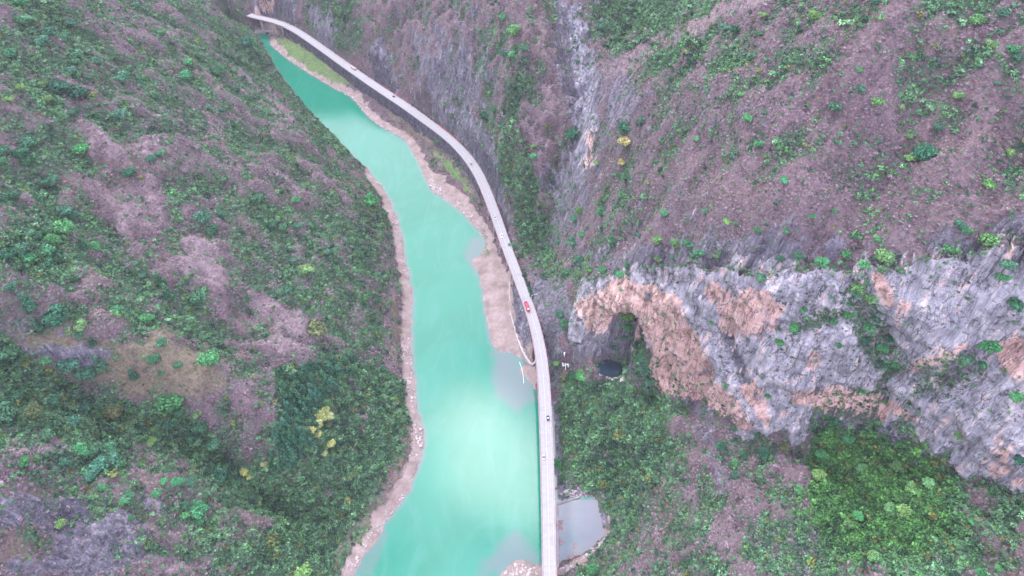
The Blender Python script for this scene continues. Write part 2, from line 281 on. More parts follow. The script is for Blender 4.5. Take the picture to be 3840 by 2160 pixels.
PINK = [([(655,0),(690,0),(678,32),(640,34)], 6, 1), ([(1440,760),(1480,745),(1560,700),(1640,720),(1700,745),(1760,850),(1800,950),(1850,1010),(1900,1080),(1855,1072),(1780,1010),(1740,1000),(1660,1000),(1630,960),(1640,900),(1600,810),(1560,790),(1500,845),(1480,830)], 13, .95),
 ([(1770,735),(1800,700),(1850,750),(1880,720),(1930,730),(1945,760),(1985,770),(1960,800),(1900,830),(1880,845),(1860,820),(1840,850),(1815,830),(1800,770)], 10, .9), ([(2190,690),(2215,680),(2250,740),(2255,770),(2230,775),(2205,730)], 6, 1), ([(2260,750),(2290,765),(2280,790),(2262,780)], 6, .8),
 ([(2275,930),(2300,900),(2400,880),(2430,860),(2440,870),(2380,905),(2300,940)], 8, .85), ([(2500,870),(2576,850),(2576,960),(2520,930)], 10, 1), ([(1970,1010),(2000,985),(2100,970),(2160,980),(2250,1010),(2310,1060),(2250,1060),(2150,1040),(2050,1020)], 14, .85),
 ([(1860,970),(1900,960),(1930,1010),(1940,1070),(1910,1060)], 12, .8), ([(1470,330),(1495,320),(1500,420),(1470,440),(1455,410),(1480,380)], 8, .6), ([(2480,1100),(2520,1080),(2576,1220),(2500,1190)], 20, .6), ([(2030,880),(2060,870),(2070,920),(2040,925)], 12, .6), ([(1880,800),(1960,780),(1990,760),(1950,830),(1900,850)], 10, .6)]
PALE = [([(250,460),(330,450),(420,560),(300,560)], 40, .7), ([(470,600),(540,600),(590,700),(480,720),(440,660)], 26, .9), ([(600,790),(640,740),(740,780),(830,800),(820,870),(700,880),(610,830)], 26, .9), ([(0,240),(160,300),(420,370),(600,420),(560,440),(300,400),(0,290)], 26, .6), ([(600,180),(760,280),(740,320),(620,240)], 22, .55),
 ([(1480,190),(1620,110),(1900,-30),(1930,0),(1640,140),(1500,230)], 12, .9), ([(1380,640),(1420,560),(1460,560),(1480,640),(1420,700)], 20, .4), ([(280,1420),(400,1390),(560,1400),(500,1449),(260,1449)], 14, .9), ([(880,1030),(940,1030),(930,1060),(870,1110),(840,1090)], 14, .5), ([(0,1085),(100,1090),(180,1120),(60,1150),(0,1130)], 20, .5), ([(1440,880),(1500,850),(1520,880),(1510,905),(1440,905)], 6, .9)]
MEADOW = [([(40,840),(200,840),(330,860),(450,850),(540,880),(560,960),(500,1010),(380,1010),(250,960),(100,920)], 24, .9), ([(690,90),(760,110),(860,190),(900,215),(850,215),(780,180),(720,140)], 9, .9), ([(1090,380),(1130,400),(1195,490),(1170,480),(1110,410)], 9, 1), ([(990,740),(1002,740),(1000,940),(1010,1000),(985,900)], 8, .8), ([(1010,960),(1046,1080),(1020,1180),(960,1290),(900,1380),(840,1449),(830,1400),(940,1260),(1000,1150)], 10, .45), ([(980,280),(1080,350),(1100,380),(1020,330)], 14, .5), ([(0,1330),(60,1330),(90,1400),(60,1449),(0,1420)], 20, .5), ([(1200,560),(1222,580),(1232,640),(1222,650)], 6, .7), ([(60,1240),(150,1230),(120,1270),(60,1290)], 14, .5)]
FOREST = [([(0,850),(80,900),(160,960),(260,1000),(300,1010),(420,1040),(470,1060),(560,1120),(620,1200),(700,1250),(760,1300),(720,1310),(620,1260),(520,1200),(430,1130),(330,1110),(330,1150),(320,1200),(230,1210),(190,1130),(100,1070),(0,1070)], 14, 1), ([(10,590),(60,570),(130,570),(170,600),(160,660),(150,690),(50,690),(10,650)], 14, .9),
 ([(700,930),(860,890),(910,900),(1020,960),(1035,1040),(1000,1150),(920,1250),(870,1350),(820,1449),(600,1449),(560,1400),(700,1300),(700,1200),(680,1100)], 26, .8), ([(2040,1075),(2100,1060),(2200,1075),(2330,1110),(2380,1180),(2430,1300),(2400,1380),(2250,1430),(2080,1400),(2030,1260)], 24, 1), ([(1420,940),(1500,960),(1600,970),(1660,1010),(1680,1120),(1660,1220),(1540,1250),(1480,1240),(1430,1180),(1400,1000)], 14, .85),
 ([(1250,280),(1290,120),(1320,110),(1330,200),(1310,300),(1340,420),(1370,540),(1350,640),(1310,640),(1290,520),(1260,420)], 14, .75), ([(1560,790),(1585,780),(1615,840),(1635,930),(1650,980),(1600,960),(1590,880),(1560,840)], 6, .9), ([(60,0),(150,0),(160,60),(170,110),(60,90)], 16, .7), ([(840,0),(900,0),(890,40),(850,90),(830,60)], 12, .8), ([(560,60),(640,100),(720,200),(800,280),(850,330),(900,420),(880,420),(760,330),(640,230),(560,150)], 22, .5), ([(1520,0),(1720,0),(1640,90),(1560,130),(1520,70)], 22, .6), ([(1700,110),(1760,90),(1780,160),(1720,200),(1690,160)], 16, .6), ([(2390,1300),(2576,1200),(2576,1449),(2450,1400)], 30, .5), ([(880,430),(960,500),(975,620),(970,760),(985,880),(940,900),(900,700),(880,560)], 20, .5)]
def polymask(px, py, L, warp):
    r = np.zeros(px.shape)
    for poly, fe, st in L:
        xs = [p[0] for p in poly]; ys = [p[1] for p in poly]; f = fe * 1.5 + 5
        m = (px > min(xs) - f) & (px < max(xs) + f) & (py > min(ys) - f) & (py < max(ys) + f)
        if not m.any(): continue
        x, y = px[m], py[m]; d, _, _ = pdist(x, y, poly, True); d = np.where(inside(x, y, poly), d, -d) + warp[m] * fe * 1.3
        r[m] = np.maximum(r[m], st * sstep(-fe * .6, fe * .6, d))
    return r
def cover(P, beachm=None):
    px, py, dep = project(P); w = fbm(P, 14, 4); w2 = fbm(P + 50, 30, 3)
    g = grid_read(GREEN, px + w2 * 45, py + w * 40); g = np.maximum(g, polymask(px, py, FOREST, w))
    return (np.clip(g + fbm(P + 9, 22, 3) * .22, 0, 1), polymask(px, py, ROCK, w), polymask(px, py, PINK, w * .7), polymask(px, py, PALE, w), polymask(px, py, MEADOW, w), px, py)
P = np.stack([X, Y, Z], -1)
g_, rock_, pink_, pale_, mead_, PXv, PYv = cover(P)
def blur(A, k):
    for ax in (0, 1):
        c = np.cumsum(np.pad(A, [(k + 1, k) if ax == q else (0, 0) for q in (0, 1)], 'edge'), axis=ax)
        A = (np.take(c, range(2 * k + 1, c.shape[ax]), axis=ax) - np.take(c, range(0, c.shape[ax] - 2 * k - 1), axis=ax)) / (2 * k + 1)
    return A
curv = np.clip((blur(blur(Z, 6), 6) - Z) / 2.2, -1, 1) * sstep(20, 45, dS); g_ = np.clip(g_ + curv * .17 + fbm(P + 70, 38, 3) * .10, 0, 1); pale_ = np.clip(pale_ + np.clip(-curv - .35, 0, 1) * .4, 0, 1)
bank = np.where(isL, sstep(12, 6, dL + fbm(xyz(X, Y, 1), 9, 3) * 3) * (dL < 20) * sstep(410, 440, PYv), 0.0)
bankR = (~isL) & (dR < 40) & (roff < -rhalf) & (Z < 14)
bR = sstep(12, 6.5, dR + fbm(xyz(X, Y, 1), 9, 3) * 4)
lowflat = polymask(PXv, PYv, [([(1085,480),(1160,500),(1230,600),(1290,700),(1290,820),(1345,930),(1350,985),(1240,900),(1180,660),(1100,500)], 8, 1), ([(1050,400),(1180,500),(1230,600),(1150,540),(1080,480)], 10, 1), ([(1240,1405),(1400,1405),(1400,1500),(1200,1500)], 6, 1), ([(1395,1440),(1480,1395),(1520,1350),(1530,1300),(1536,1340),(1480,1405),(1410,1449)], 6, 1), ([(640,55),(705,62),(700,85),(650,86)], 5, .8)], fbm(P, 14, 3))
bank = np.maximum(bank, np.where(bankR, bR, 0)); bank = np.maximum(bank, lowflat * (~isL)); bank = np.where(inW, 1, bank)
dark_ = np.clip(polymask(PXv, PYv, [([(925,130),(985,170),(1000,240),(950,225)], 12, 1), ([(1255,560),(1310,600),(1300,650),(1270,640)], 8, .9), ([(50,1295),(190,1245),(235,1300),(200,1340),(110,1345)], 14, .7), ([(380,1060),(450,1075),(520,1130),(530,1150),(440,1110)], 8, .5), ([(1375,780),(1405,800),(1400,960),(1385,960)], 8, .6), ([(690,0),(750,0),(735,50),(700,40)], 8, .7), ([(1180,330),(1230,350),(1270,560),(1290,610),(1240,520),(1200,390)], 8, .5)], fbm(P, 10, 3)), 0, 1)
# rocky places are broken up, vegetated ones lumpy
Pn = np.stack([X, Y, Z * .35], -1)
Z = Z + rock_ * (1 - bank) * (fbm(Pn, 7, 4, True) - .8) * 2.6 * sstep(.5, 4, rd - rhalf) * (~inW)
Z = Z + bank * (~inW) * fbm(xyz(X, Y, 8), 3.5, 2) * .10
P[..., 2] = Z

def grid_mesh(name, P, attrs, mat, smooth=False):
    ny, nx = P.shape[:2]; me = bpy.data.meshes.new(name)
    idx = np.arange(ny * nx).reshape(ny, nx)
    F = np.stack([idx[:-1, :-1], idx[:-1, 1:], idx[1:, 1:], idx[1:, :-1]], -1).reshape(-1, 4)
    me.vertices.add(ny * nx); me.vertices.foreach_set('co', P.reshape(-1).astype(np.float32))
    me.loops.add(F.size); me.loops.foreach_set('vertex_index', F.ravel().astype(np.int32))
    me.polygons.add(len(F)); me.polygons.foreach_set('loop_start', (np.arange(len(F)) * 4).astype(np.int32))
    me.polygons.foreach_set('loop_total', np.full(len(F), 4, np.int32))
    me.update(calc_edges=True)
    if smooth: me.polygons.foreach_set('use_smooth', np.ones(len(F), bool))
    for k, v in attrs.items():
        a = me.attributes.new(k, 'FLOAT_COLOR', 'POINT'); c = np.ones((ny * nx, 4), np.float32)
        for j, q in enumerate(v): c[:, j] = np.clip(q, 0, 1).ravel()
        a.data.foreach_set('color', c.ravel())
    me.materials.append(mat); o = bpy.data.objects.new(name, me); C.objects.link(o); return o, F

# ------------------------------------------------------------------ materials
def newmat(name):
    m = bpy.data.materials.new(name); m.use_nodes = True; t = m.node_tree; b = t.nodes['Principled BSDF']
    b.inputs['Specular IOR Level'].default_value = .15; b.inputs['Roughness'].default_value = .9
    return m, t, b
def simple(name, col, rough=.8, spec=.2, nsc=None, namp=.25, metal=0):
    m, t, b = newmat(name); b.inputs['Roughness'].default_value = rough; b.inputs['Specular IOR Level'].default_value = spec; b.inputs['Metallic'].default_value = metal
    b.inputs['Base Color'].default_value = (*col, 1)
    if nsc:
        o = NN(t, 'ShaderNodeTexCoord'); n = NN(t, 'ShaderNodeTexNoise'); n.inputs['Scale'].default_value = nsc; n.inputs['Detail'].default_value = 5
        t.links.new(o.outputs['Object'], n.inputs['Vector'])
        r = NN(t, 'ShaderNodeValToRGB'); r.color_ramp.elements[0].position = .3; r.color_ramp.elements[1].position = .7
        r.color_ramp.elements[0].color = (*[c * (1 - namp) for c in col], 1); r.color_ramp.elements[1].color = (*[min(1, c * (1 + namp)) for c in col], 1)
        t.links.new(n.outputs['Fac'], r.inputs[0]); t.links.new(r.outputs[0], b.inputs['Base Color'])
    return m
class G:                                    # tiny node-graph helper
    def __init__(s, t): s.t = t
    def noise(s, vec, sc, det=5, ro=.55, out='Fac', dist=0):
        n = NN(s.t, 'ShaderNodeTexNoise'); n.inputs['Scale'].default_value = sc; n.inputs['Detail'].default_value = det; n.inputs['Roughness'].default_value = ro; n.inputs['Distortion'].default_value = dist
        s.t.links.new(vec, n.inputs['Vector']); return n.outputs[out]
    def vor(s, vec, sc, feat='F1', out='Distance'):
        n = NN(s.t, 'ShaderNodeTexVoronoi', feature=feat); n.inputs['Scale'].default_value = sc; s.t.links.new(vec, n.inputs['Vector']); return n.outputs[out]
    def ramp(s, f, stops):
        n = NN(s.t, 'ShaderNodeValToRGB'); e = n.color_ramp.elements
        while len(e) < len(stops): e.new(.5)
        for x, (p, c) in zip(e, stops): x.position = p; x.color = (*c, 1) if len(c) == 3 else c
        s.t.links.new(f, n.inputs[0]); return n.outputs[0]
    def mix(s, f, a, b, mode='MIX'):
        n = NN(s.t, 'ShaderNodeMixRGB', blend_type=mode)
        for k, v in ((0, f), (1, a), (2, b)):
            if hasattr(v, 'is_output'): s.t.links.new(v, n.inputs[k])
            elif k == 0: n.inputs[0].default_value = v
            else: n.inputs[k].default_value = (*v, 1)
        return n.outputs[0]
    def math(s, op, a, b=0.0, clamp=False):
        n = NN(s.t, 'ShaderNodeMath', operation=op, use_clamp=clamp)
        for k, v in ((0, a), (1, b)):
            if hasattr(v, 'is_output'): s.t.links.new(v, n.inputs[k])
            else: n.inputs[k].default_value = v
        return n.outputs[0]
    def mrange(s, f, a, b, c=0, d=1):
        n = NN(s.t, 'ShaderNodeMapRange', interpolation_type='SMOOTHSTEP'); s.t.links.new(f, n.inputs['Value'])
        for k, v in (('From Min', a), ('From Max', b), ('To Min', c), ('To Max', d)): n.inputs[k].default_value = v
        return n.outputs[0]
    def mapping(s, vec, scale, rot=(0, 0, 0)):
        n = NN(s.t, 'ShaderNodeMapping'); n.inputs['Scale'].default_value = scale; n.inputs['Rotation'].default_value = rot; s.t.links.new(vec, n.inputs['Vector']); return n.outputs[0]
    def attr(s, name):
        n = NN(s.t, 'ShaderNodeAttribute', attribute_name=name); sp = NN(s.t, 'ShaderNodeSeparateColor'); s.t.links.new(n.outputs['Color'], sp.inputs[0]); return sp.outputs

def land_material(name, cliff=False):
    m, t, b = newmat(name); g = G(t); tc = NN(t, 'ShaderNodeTexCoord'); V = tc.outputs['Object']
    a = g.attr('cover_a'); c = g.attr('cover_b')            # a: green, rock, pink ; c: pale, bank, meadow
    d = g.attr('cover_c')                                    # dark rock and painted cliff shade, grass bright, shallow
    fine = g.noise(V, .55, 6, .7); med = g.noise(V, .12, 5, .6); big = g.noise(V, .02, 4, .5); grit = g.noise(V, 2.2, 4, .75)
    brush = g.ramp(fine, [(.28, (.035, .028, .034)), (.45, (.085, .063, .074)), (.6, (.150, .115, .130)), (.78, (.26, .205, .225))])
    brush = g.mix(g.mrange(med, .42, .62, 0, .5), brush, (.185, .118, .135))
    gre = g.ramp(fine, [(.3, (.022, .040, .034)), (.48, (.048, .088, .060)), (.62, (.078, .145, .082)), (.8, (.13, .20, .11))])
    vg = g.vor(V, .33); gm = g.math('ADD', a[0], g.math('MULTIPLY', g.math('SUBTRACT', med, .5), 1.5))
    gm = g.math('ADD', gm, g.math('MULTIPLY', g.math('SUBTRACT', fine, .5), 1.1))
    col = g.mix(g.mrange(gm, .42, .68, 0, .9), brush, gre)
    pale = g.ramp(fine, [(.3, (.13, .10, .115)), (.5, (.23, .18, .195)), (.7, (.34, .275, .29))])
    col = g.mix(g.math('MULTIPLY', c[0], g.mrange(med, .3, .55), True), col, pale)
    mead = g.ramp(fine, [(.3, (.09, .085, .05)), (.5, (.17, .15, .10)), (.7, (.25, .21, .17))])
    mead = g.mix(d[1], mead, g.ramp(fine, [(.3, (.05, .13, .035)), (.7, (.14, .28, .07))]))
    col = g.mix(g.math('MULTIPLY', c[2], g.mrange(med, .3, .5, .5, 1), True), col, mead)
    # rock: streaks that run down the face, cracks and lichen
    Vs = g.mapping(V, (1, 1, .22)); st = g.noise(Vs, .22, 7, .68, dist=.6); st2 = g.noise(Vs, .9, 5, .7)
    crack = g.vor(g.mapping(V, (.5, .5, .16)), .45, 'DISTANCE_TO_EDGE')
    rk = g.ramp(st, [(.28, (.085, .09, .115)), (.40, (.185, .19, .222)), (.52, (.30, .30, .338)), (.66, (.52, .50, .51))])
    rk = g.mix(.32, rk, g.ramp(st2, [(.3, (.07, .07, .09)), (.5, (.24, .23, .26)), (.7, (.6, .57, .6))]), 'OVERLAY')
    def fissure(sc, scale, rot, w):
        n_ = g.noise(g.mapping(V, scale, rot), sc, 5, .6, dist=.5); return g.mrange(g.math('ABSOLUTE', g.math('SUBTRACT', n_, .5)), w, 0.0)
    fis = g.math('MAXIMUM', fissure(.16, (1, 1, .16), (0, .2, 0), .016), fissure(.30, (.35, .35, 1.1), (.35, .1, 0), .012)); fis = g.math('MULTIPLY', fis, g.mrange(med, .36, .6))
    if not cliff: rk = g.mix(1.0, rk, g.mix(d[2], (.66, .65, .70), (1.22, 1.24, 1.3)), 'MULTIPLY')
    else: rk = g.mix(1.0, g.mix(.16, rk, (.46, .45, .48)), (1.22, 1.22, 1.22), 'MULTIPLY')
    rk = g.mix(g.mrange(crack, .03, .0, 0, .35), rk, (.06, .055, .07))
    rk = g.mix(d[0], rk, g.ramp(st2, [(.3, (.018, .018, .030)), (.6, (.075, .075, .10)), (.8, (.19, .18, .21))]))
    pk = g.ramp(st, [(.26, (.30, .19, .165)), (.42, (.52, .325, .28)), (.58, (.64, .44, .39)), (.75, (.68, .55, .51))])
    st3 = g.noise(g.mapping(V, (1, 1, .12), (0, .25, 0)), .5, 6, .7, dist=.8); pk = g.mix(g.mrange(st3, .56, .66, 0, .7), pk, (.34, .33, .38)); pk = g.mix(g.mrange(st2, .40, .30, 0, .65), pk, (.13, .085, .09)); pk = g.mix(g.mrange(st3, .40, .30, 0, .5), pk, (.60, .50, .50)); pk = g.mix(g.math('MULTIPLY', fis, .8), pk, (.09, .065, .07)); rk = g.mix(g.math('MULTIPLY', fis, .85), rk, (.045, .042, .06))
    rk = g.mix(g.mrange(st3, .40, .29, 0, .7), rk, (.58, .56, .60)); rk = g.mix(g.mrange(st3, .60, .70, 0, .6), rk, (.085, .082, .11))
    pf = g.math('ADD', g.math('ADD', g.math('MULTIPLY', a[2], .62 if cliff else .9), .19 if cliff else 0.0), g.math('MULTIPLY', g.math('SUBTRACT', st, .5), 2.6)); pf = g.math('ADD', pf, g.math('MULTIPLY', g.math('SUBTRACT', med, .5), .8)); rk2 = g.mix(g.mrange(pf, .35, .62, 0, .95), rk, pk)
    geo = NN(t, 'ShaderNodeNewGeometry'); sp = NN(t, 'ShaderNodeSeparateXYZ'); t.links.new(geo.outputs['Normal'], sp.inputs[0])
    steep = g.mrange(sp.outputs[2], .62, .35, 0, .45) if not cliff else g.mrange(sp.outputs[2], .75, .5, .2, .6)
    rf = g.math('ADD', a[1], g.math('MULTIPLY', g.math('SUBTRACT', med, .5), 1.1)); rf = g.math('ADD', rf, steep)
    rfm = g.math('MAXIMUM', g.mrange(rf, .42, .66), g.mrange(a[2], .3, .6)); rfm = g.math('MULTIPLY', rfm, 1.0)
    col = g.mix(rfm, col, rk2)
    # banks: silt, gravel and pale stones
    bk = g.ramp(med, [(.3, (.195, .155, .142)), (.5, (.275, .226, .212)), (.7, (.35, .295, .285))]); bk = g.mix(.5, bk, g.ramp(grit, [(.3, (.25, .22, .22)), (.55, (.5, .47, .47)), (.75, (.8, .78, .78))]), 'OVERLAY')
    stones = g.vor(V, 1.1); bk = g.mix(g.mrange(g.math('MULTIPLY', g.mrange(stones, .28, .12), g.mrange(med, .5, .62)), .3, .7, 0, .4), bk, (.62, .57, .56))
    bk = g.mix(g.mrange(fine, .6, .75, 0, .5), bk, (.15, .14, .09))
    col = g.mix(g.mrange(g.math('ADD', c[1], g.math('MULTIPLY', g.math('SUBTRACT', fine, .5), .8)), .35, .6), col, bk)
    t.links.new(col, b.inputs['Base Color'])
    h = g.math('ADD', g.math('MULTIPLY', fine, 1.1), g.math('MULTIPLY', grit, .35)); hr = g.math('ADD', g.math('MULTIPLY', st, 2.2), g.math('MULTIPLY', g.mrange(crack, 0, .12), .25)); hr = g.math('ADD', hr, g.math('MULTIPLY', st2, 1.1)); hr = g.math('SUBTRACT', hr, g.math('MULTIPLY', fis, 1.2))
    hm = NN(t, 'ShaderNodeMix'); t.links.new(rfm, hm.inputs[0]); t.links.new(h, hm.inputs[2]); t.links.new(hr, hm.inputs[3])
    bp = NN(t, 'ShaderNodeBump'); bp.inputs['Strength'].default_value = .85; bp.inputs['Distance'].default_value = 1.5; t.links.new(hm.outputs[0], bp.inputs['Height']); t.links.new(bp.outputs[0], b.inputs['Normal'])
    return m
M_land = land_material('hill_ground'); M_cliff = land_material('cliff_rock', True)

grassy = polymask(PXv, PYv, [([(690,90),(760,110),(860,190),(900,215),(850,215),(780,180),(720,140)], 12, .8), ([(1090,380),(1130,400),(1195,490),(1170,480),(1110,410)], 10, 1), ([(1200,560),(1222,580),(1232,640),(1222,650)], 6, .6)], fbm(P, 10, 2))
lift = grassy * (mead_ > .3); bank = bank * (1 - lift * .95)
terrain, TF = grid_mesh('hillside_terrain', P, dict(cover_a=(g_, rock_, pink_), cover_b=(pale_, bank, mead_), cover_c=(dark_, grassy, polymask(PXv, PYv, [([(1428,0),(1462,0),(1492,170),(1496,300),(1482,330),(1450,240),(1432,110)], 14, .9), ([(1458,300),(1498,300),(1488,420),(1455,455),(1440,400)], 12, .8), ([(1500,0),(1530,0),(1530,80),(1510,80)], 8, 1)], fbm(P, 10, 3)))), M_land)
terrain['kind'] = 'structure'

# ------------------------------------------------------------------ the big limestone cliff, a shell with real overhangs
def along(A, s): return np.stack([np.interp(s, np.arange(len(A)), A[:, k]) for k in range(3)], -1)
seg = np.r_[0, np.cumsum(np.linalg.norm(np.diff((CB + CTp)[:, :2] / 2, axis=0), axis=1))]
NS, NTt = int(seg[-1] / .95), 150
S_ = np.interp(np.linspace(0, seg[-1], NS), seg, np.arange(len(CB))); T_ = np.linspace(0, 1, NTt)
Bv = along(CB, S_); Tv = along(CTp, S_)
Bv[:, 2] -= 11; Tv[:, 2] += 1.0 + fbm(Tv, 22, 4) * 5 * sstep(0, 2, S_)
arch_px = [(1470,862),(1484,842),(1502,815),(1540,790),(1580,777),(1606,800),(1622,840),(1636,880),(1650,930),(1668,985)]
uu, vv = np.meshgrid(T_, np.arange(NS)); Bz = Bv[:, None, :]; Tz = Tv[:, None, :]
tt = uu[..., None]; CP = np.empty((NS, NTt, 3))
CP[..., 2] = (Bz + (Tz - Bz) * tt)[..., 2]
CP[..., :2] = (Bz + (Tz - Bz) * (tt ** 2.2))[..., :2]
tg = np.gradient(Bv[:, :2] * .5 + Tv[:, :2] * .5, axis=0)
tg = np.stack([np.convolve(np.pad(tg[:, k], 12, 'edge'), np.ones(25) / 25, 'valid') for k in (0, 1)], 1); tg /= np.linalg.norm(tg, axis=1)[:, None]
on = np.stack([tg[:, 1], -tg[:, 0]], 1); on = np.where((on[:, 1] > 0)[:, None], -on, on)      # outward, to the valley
endf = sstep(0, 1.2, S_)[:, None]
cpx, cpy, _ = project(CP)
def bump_px(x, y, rx, ry, a, ang=0):
    c, s = math.cos(ang), math.sin(ang); dx = cpx - x; dy = cpy - y; u = (dx * c + dy * s) / rx; v = (-dx * s + dy * c) / ry
    return a * np.exp(-(u * u + v * v))
disp = endf * (fbm(CP, 55, 4) * 8 + (fbm(CP * np.array([1, 1, .5]), 24, 4, True) - .9) * 3.4 + fbm(CP * np.array([1, 1, .3]), 6, 3) * 1.1 + (fbm(CP * np.array([1, 1, .13]) + 11, 11, 4, True) - .8) * 2.6)
disp += bump_px(2230, 870, 45, 130, -9, -.35) + bump_px(2350, 810, 90, 100, 8) + bump_px(2420, 950, 100, 32, -9, -.35) + bump_px(2040, 900, 110, 70, 5) + bump_px(1850, 890, 14, 110, -5, -.35) + bump_px(1950, 830, 80, 16, -5, -.3) + bump_px(2100, 800, 70, 30, -4) + bump_px(1700, 840, 70, 110, 3) + bump_px(1560, 750, 90, 50, 4) + bump_px(2560, 640, 20, 120, -9, -.4) + bump_px(2150, 1050, 160, 20, -4, .2) + bump_px(2200, 980, 160, 25, 3, .1)
ledge = (fbm(np.stack([CP[..., 0] * .02, CP[..., 1] * .02, CP[..., 2] * .12 + CP[..., 0] * .03], -1), 1, 3)) * 1.6
disp = (disp + ledge * endf - 9 * (1 - sstep(0, .75, S_))[:, None]) * sstep(0, .04, uu) ** .5
CP[..., :2] += on[:, None, :] * disp[..., None]
CP[..., 2] += endf * fbm(CP + 30, 9, 3) * .8
# tuck the upper rim back into the slope
def hgrid(x, y):
    i = np.clip(np.searchsorted(gx, x) - 1, 0, len(gx) - 2); j = np.clip(np.searchsorted(gy, y) - 1, 0, len(gy) - 2); a = (x - gx[i]) / (gx[i + 1] - gx[i]); b = (y - gy[j]) / (gy[j + 1] - gy[j])
    return (Z[j, i] * (1 - a) + Z[j, i + 1] * a) * (1 - b) + (Z[j + 1, i] * (1 - a) + Z[j + 1, i + 1] * a) * b
last = CP[:, -1, :]; extra = []
for k, (bk_, dz) in enumerate(((3, .6), (8, .2), (14, -2.5))):
    e = last.copy(); e[:, :2] -= on * bk_; e[:, 2] += dz + fbm(e, 7, 3) * 1.6; e[:, :2] += on * (fbm(e + 40, 9, 3) * 2.5)[:, None]; hg = hgrid(e[:, 0], e[:, 1]); e[:, 2] = (e[:, 2] * (.75, .3, 0)[len(extra)] + (hg + (.6, .4, -1.6)[len(extra)]) * (.25, .7, 1)[len(extra)]); extra.append(e)
CP = np.concatenate([CP, np.stack(extra, 1)], 1)
cg, crock, cpink, cpale, cmead, cpx, cpy = cover(CP)
archm = inside(cpx, cpy, arch_px + [(1668, 1300), (1380, 1300), (1440, 860)]) & (cpy < 1100)
archm &= CP[..., 2] < 140
crock = np.maximum(crock, .92); cgl = polymask(cpx, cpy, [([(2120,720),(2170,700),(2210,780),(2260,880),(2290,930),(2240,960),(2180,900),(2130,820)], 12, 1), ([(1990,810),(2040,790),(2120,760),(2130,790),(2060,820),(1990,850)], 12, .9), ([(2300,910),(2440,880),(2480,930),(2400,1000),(2300,990)], 14, .8), ([(2050,1050),(2200,1050),(2180,1080),(2060,1080)], 8, .7)], fbm(CP, 10, 3))
crock = crock * (1 - cgl) * (.1 + .9 * sstep(.5, 1.3, S_[:, None] + fbm(CP, 12, 3) * .5)); cgreen = np.maximum(cg * .3, cgl * .95)
crock = crock * (1 - .75 * sstep(.93, 1.0, np.concatenate([uu, np.ones((NS, 3))], 1) + fbm(CP, 10, 3) * .05))
cliff_shade = polymask(cpx, cpy, [([(1800,800),(1850,860),(1905,1010),(1890,1020),(1830,880)], 8, .7), ([(2330,920),(2450,860),(2480,880),(2420,960),(2340,960)], 10, .5), ([(2540,560),(2576,700),(2560,720),(2510,600)], 8, .6)], fbm(CP, 8, 3))  # shade painted into the colour of the clefts and the overhang hollow
zero = np.zeros_like(crock)
cliff, CFc = grid_mesh('limestone_cliff', CP, dict(cover_a=(cgreen, crock, cpink), cover_b=(cpale * 0, zero, zero), cover_c=(cliff_shade, zero, zero)), M_cliff)
# open the arch, then give its rim a soffit going back into the hill
keep = ~(archm[:-1, :-1] & archm[1:, 1:] & archm[:-1, 1:] & archm[1:, :-1]).ravel()
bm = bmesh.new(); bm.from_mesh(cliff.data); bm.faces.ensure_lookup_table()
bmesh.ops.delete(bm, geom=[f for f, k in zip(bm.faces, keep) if not k], context='FACES')
cover_l = bm.verts.layers.float_color['cover_a'] if 'cover_a' in bm.verts.layers.float_color.keys() else None
pxs = {}
rim = [e for e in bm.edges if e.is_boundary]
ax0, ax1 = 1430, 1690
def inarch(v):
    p = project(np.array(v.co)); return ax0 < p[0] < ax1 and 760 < p[1] < 1010 and v.co.z < 141
rim = [e for e in rim if all(inarch(v) for v in e.verts)]
for step_ in range(6):
    r = bmesh.ops.extrude_edge_only(bm, edges=rim); rim = [g_e for g_e in r['geom'] if isinstance(g_e, bmesh.types.BMEdge)]
    vs = {v for e in rim for v in e.verts}; rim = [e for e in rim if e.is_boundary]
    vs = {v for e in rim for v in e.verts}
    for v in vs: q_ = float(noise3(np.array(v.co) / 5.0)); v.co.x += .50 * 3.4; v.co.y += .86 * 3.4; v.co.z += (1.2, .6, .1, -.6, -1.4, -2.2)[step_] + q_ * 1.1
bm.to_mesh(cliff.data); bm.free()
cliff['kind'] = 'structure'

# ray casting against the land
def bvh_of(P, F): return BVHTree.FromPolygons([tuple(p) for p in P.reshape(-1, 3).tolist()], F.tolist())
jy = (gy > 60) & (gy < 1250); jx = (gx > -620) & (gx < 620)
Psub = P[np.ix_(jy, jx)]; ny_, nx_ = Psub.shape[:2]; idx = np.arange(ny_ * nx_).reshape(ny_, nx_)
Fs = np.stack([idx[:-1, :-1], idx[:-1, 1:], idx[1:, 1:], idx[1:, :-1]], -1).reshape(-1, 4)
BT = bvh_of(Psub, Fs)
BC = BVHTree.FromPolygons([tuple(v.co) for v in cliff.data.vertices], [tuple(p.vertices) for p in cliff.data.polygons])
ORG = Vector((0, 0, CAM_H))
def hit(px, py):
    d = Vector(ray_dir(px, py)).normalized(); a = BT.ray_cast(ORG, d); b = BC.ray_cast(ORG, d)
    c = [h for h in (a, b) if h[0] is not None]
    if not c: return None
    h = min(c, key=lambda q: q[3]); return h[0], h[1], h[3]
def ground(x, y):
    h = BT.ray_cast(Vector((x, y, 900)), Vector((0, 0, -1))); return h[0].z if h[0] is not None else 0.0

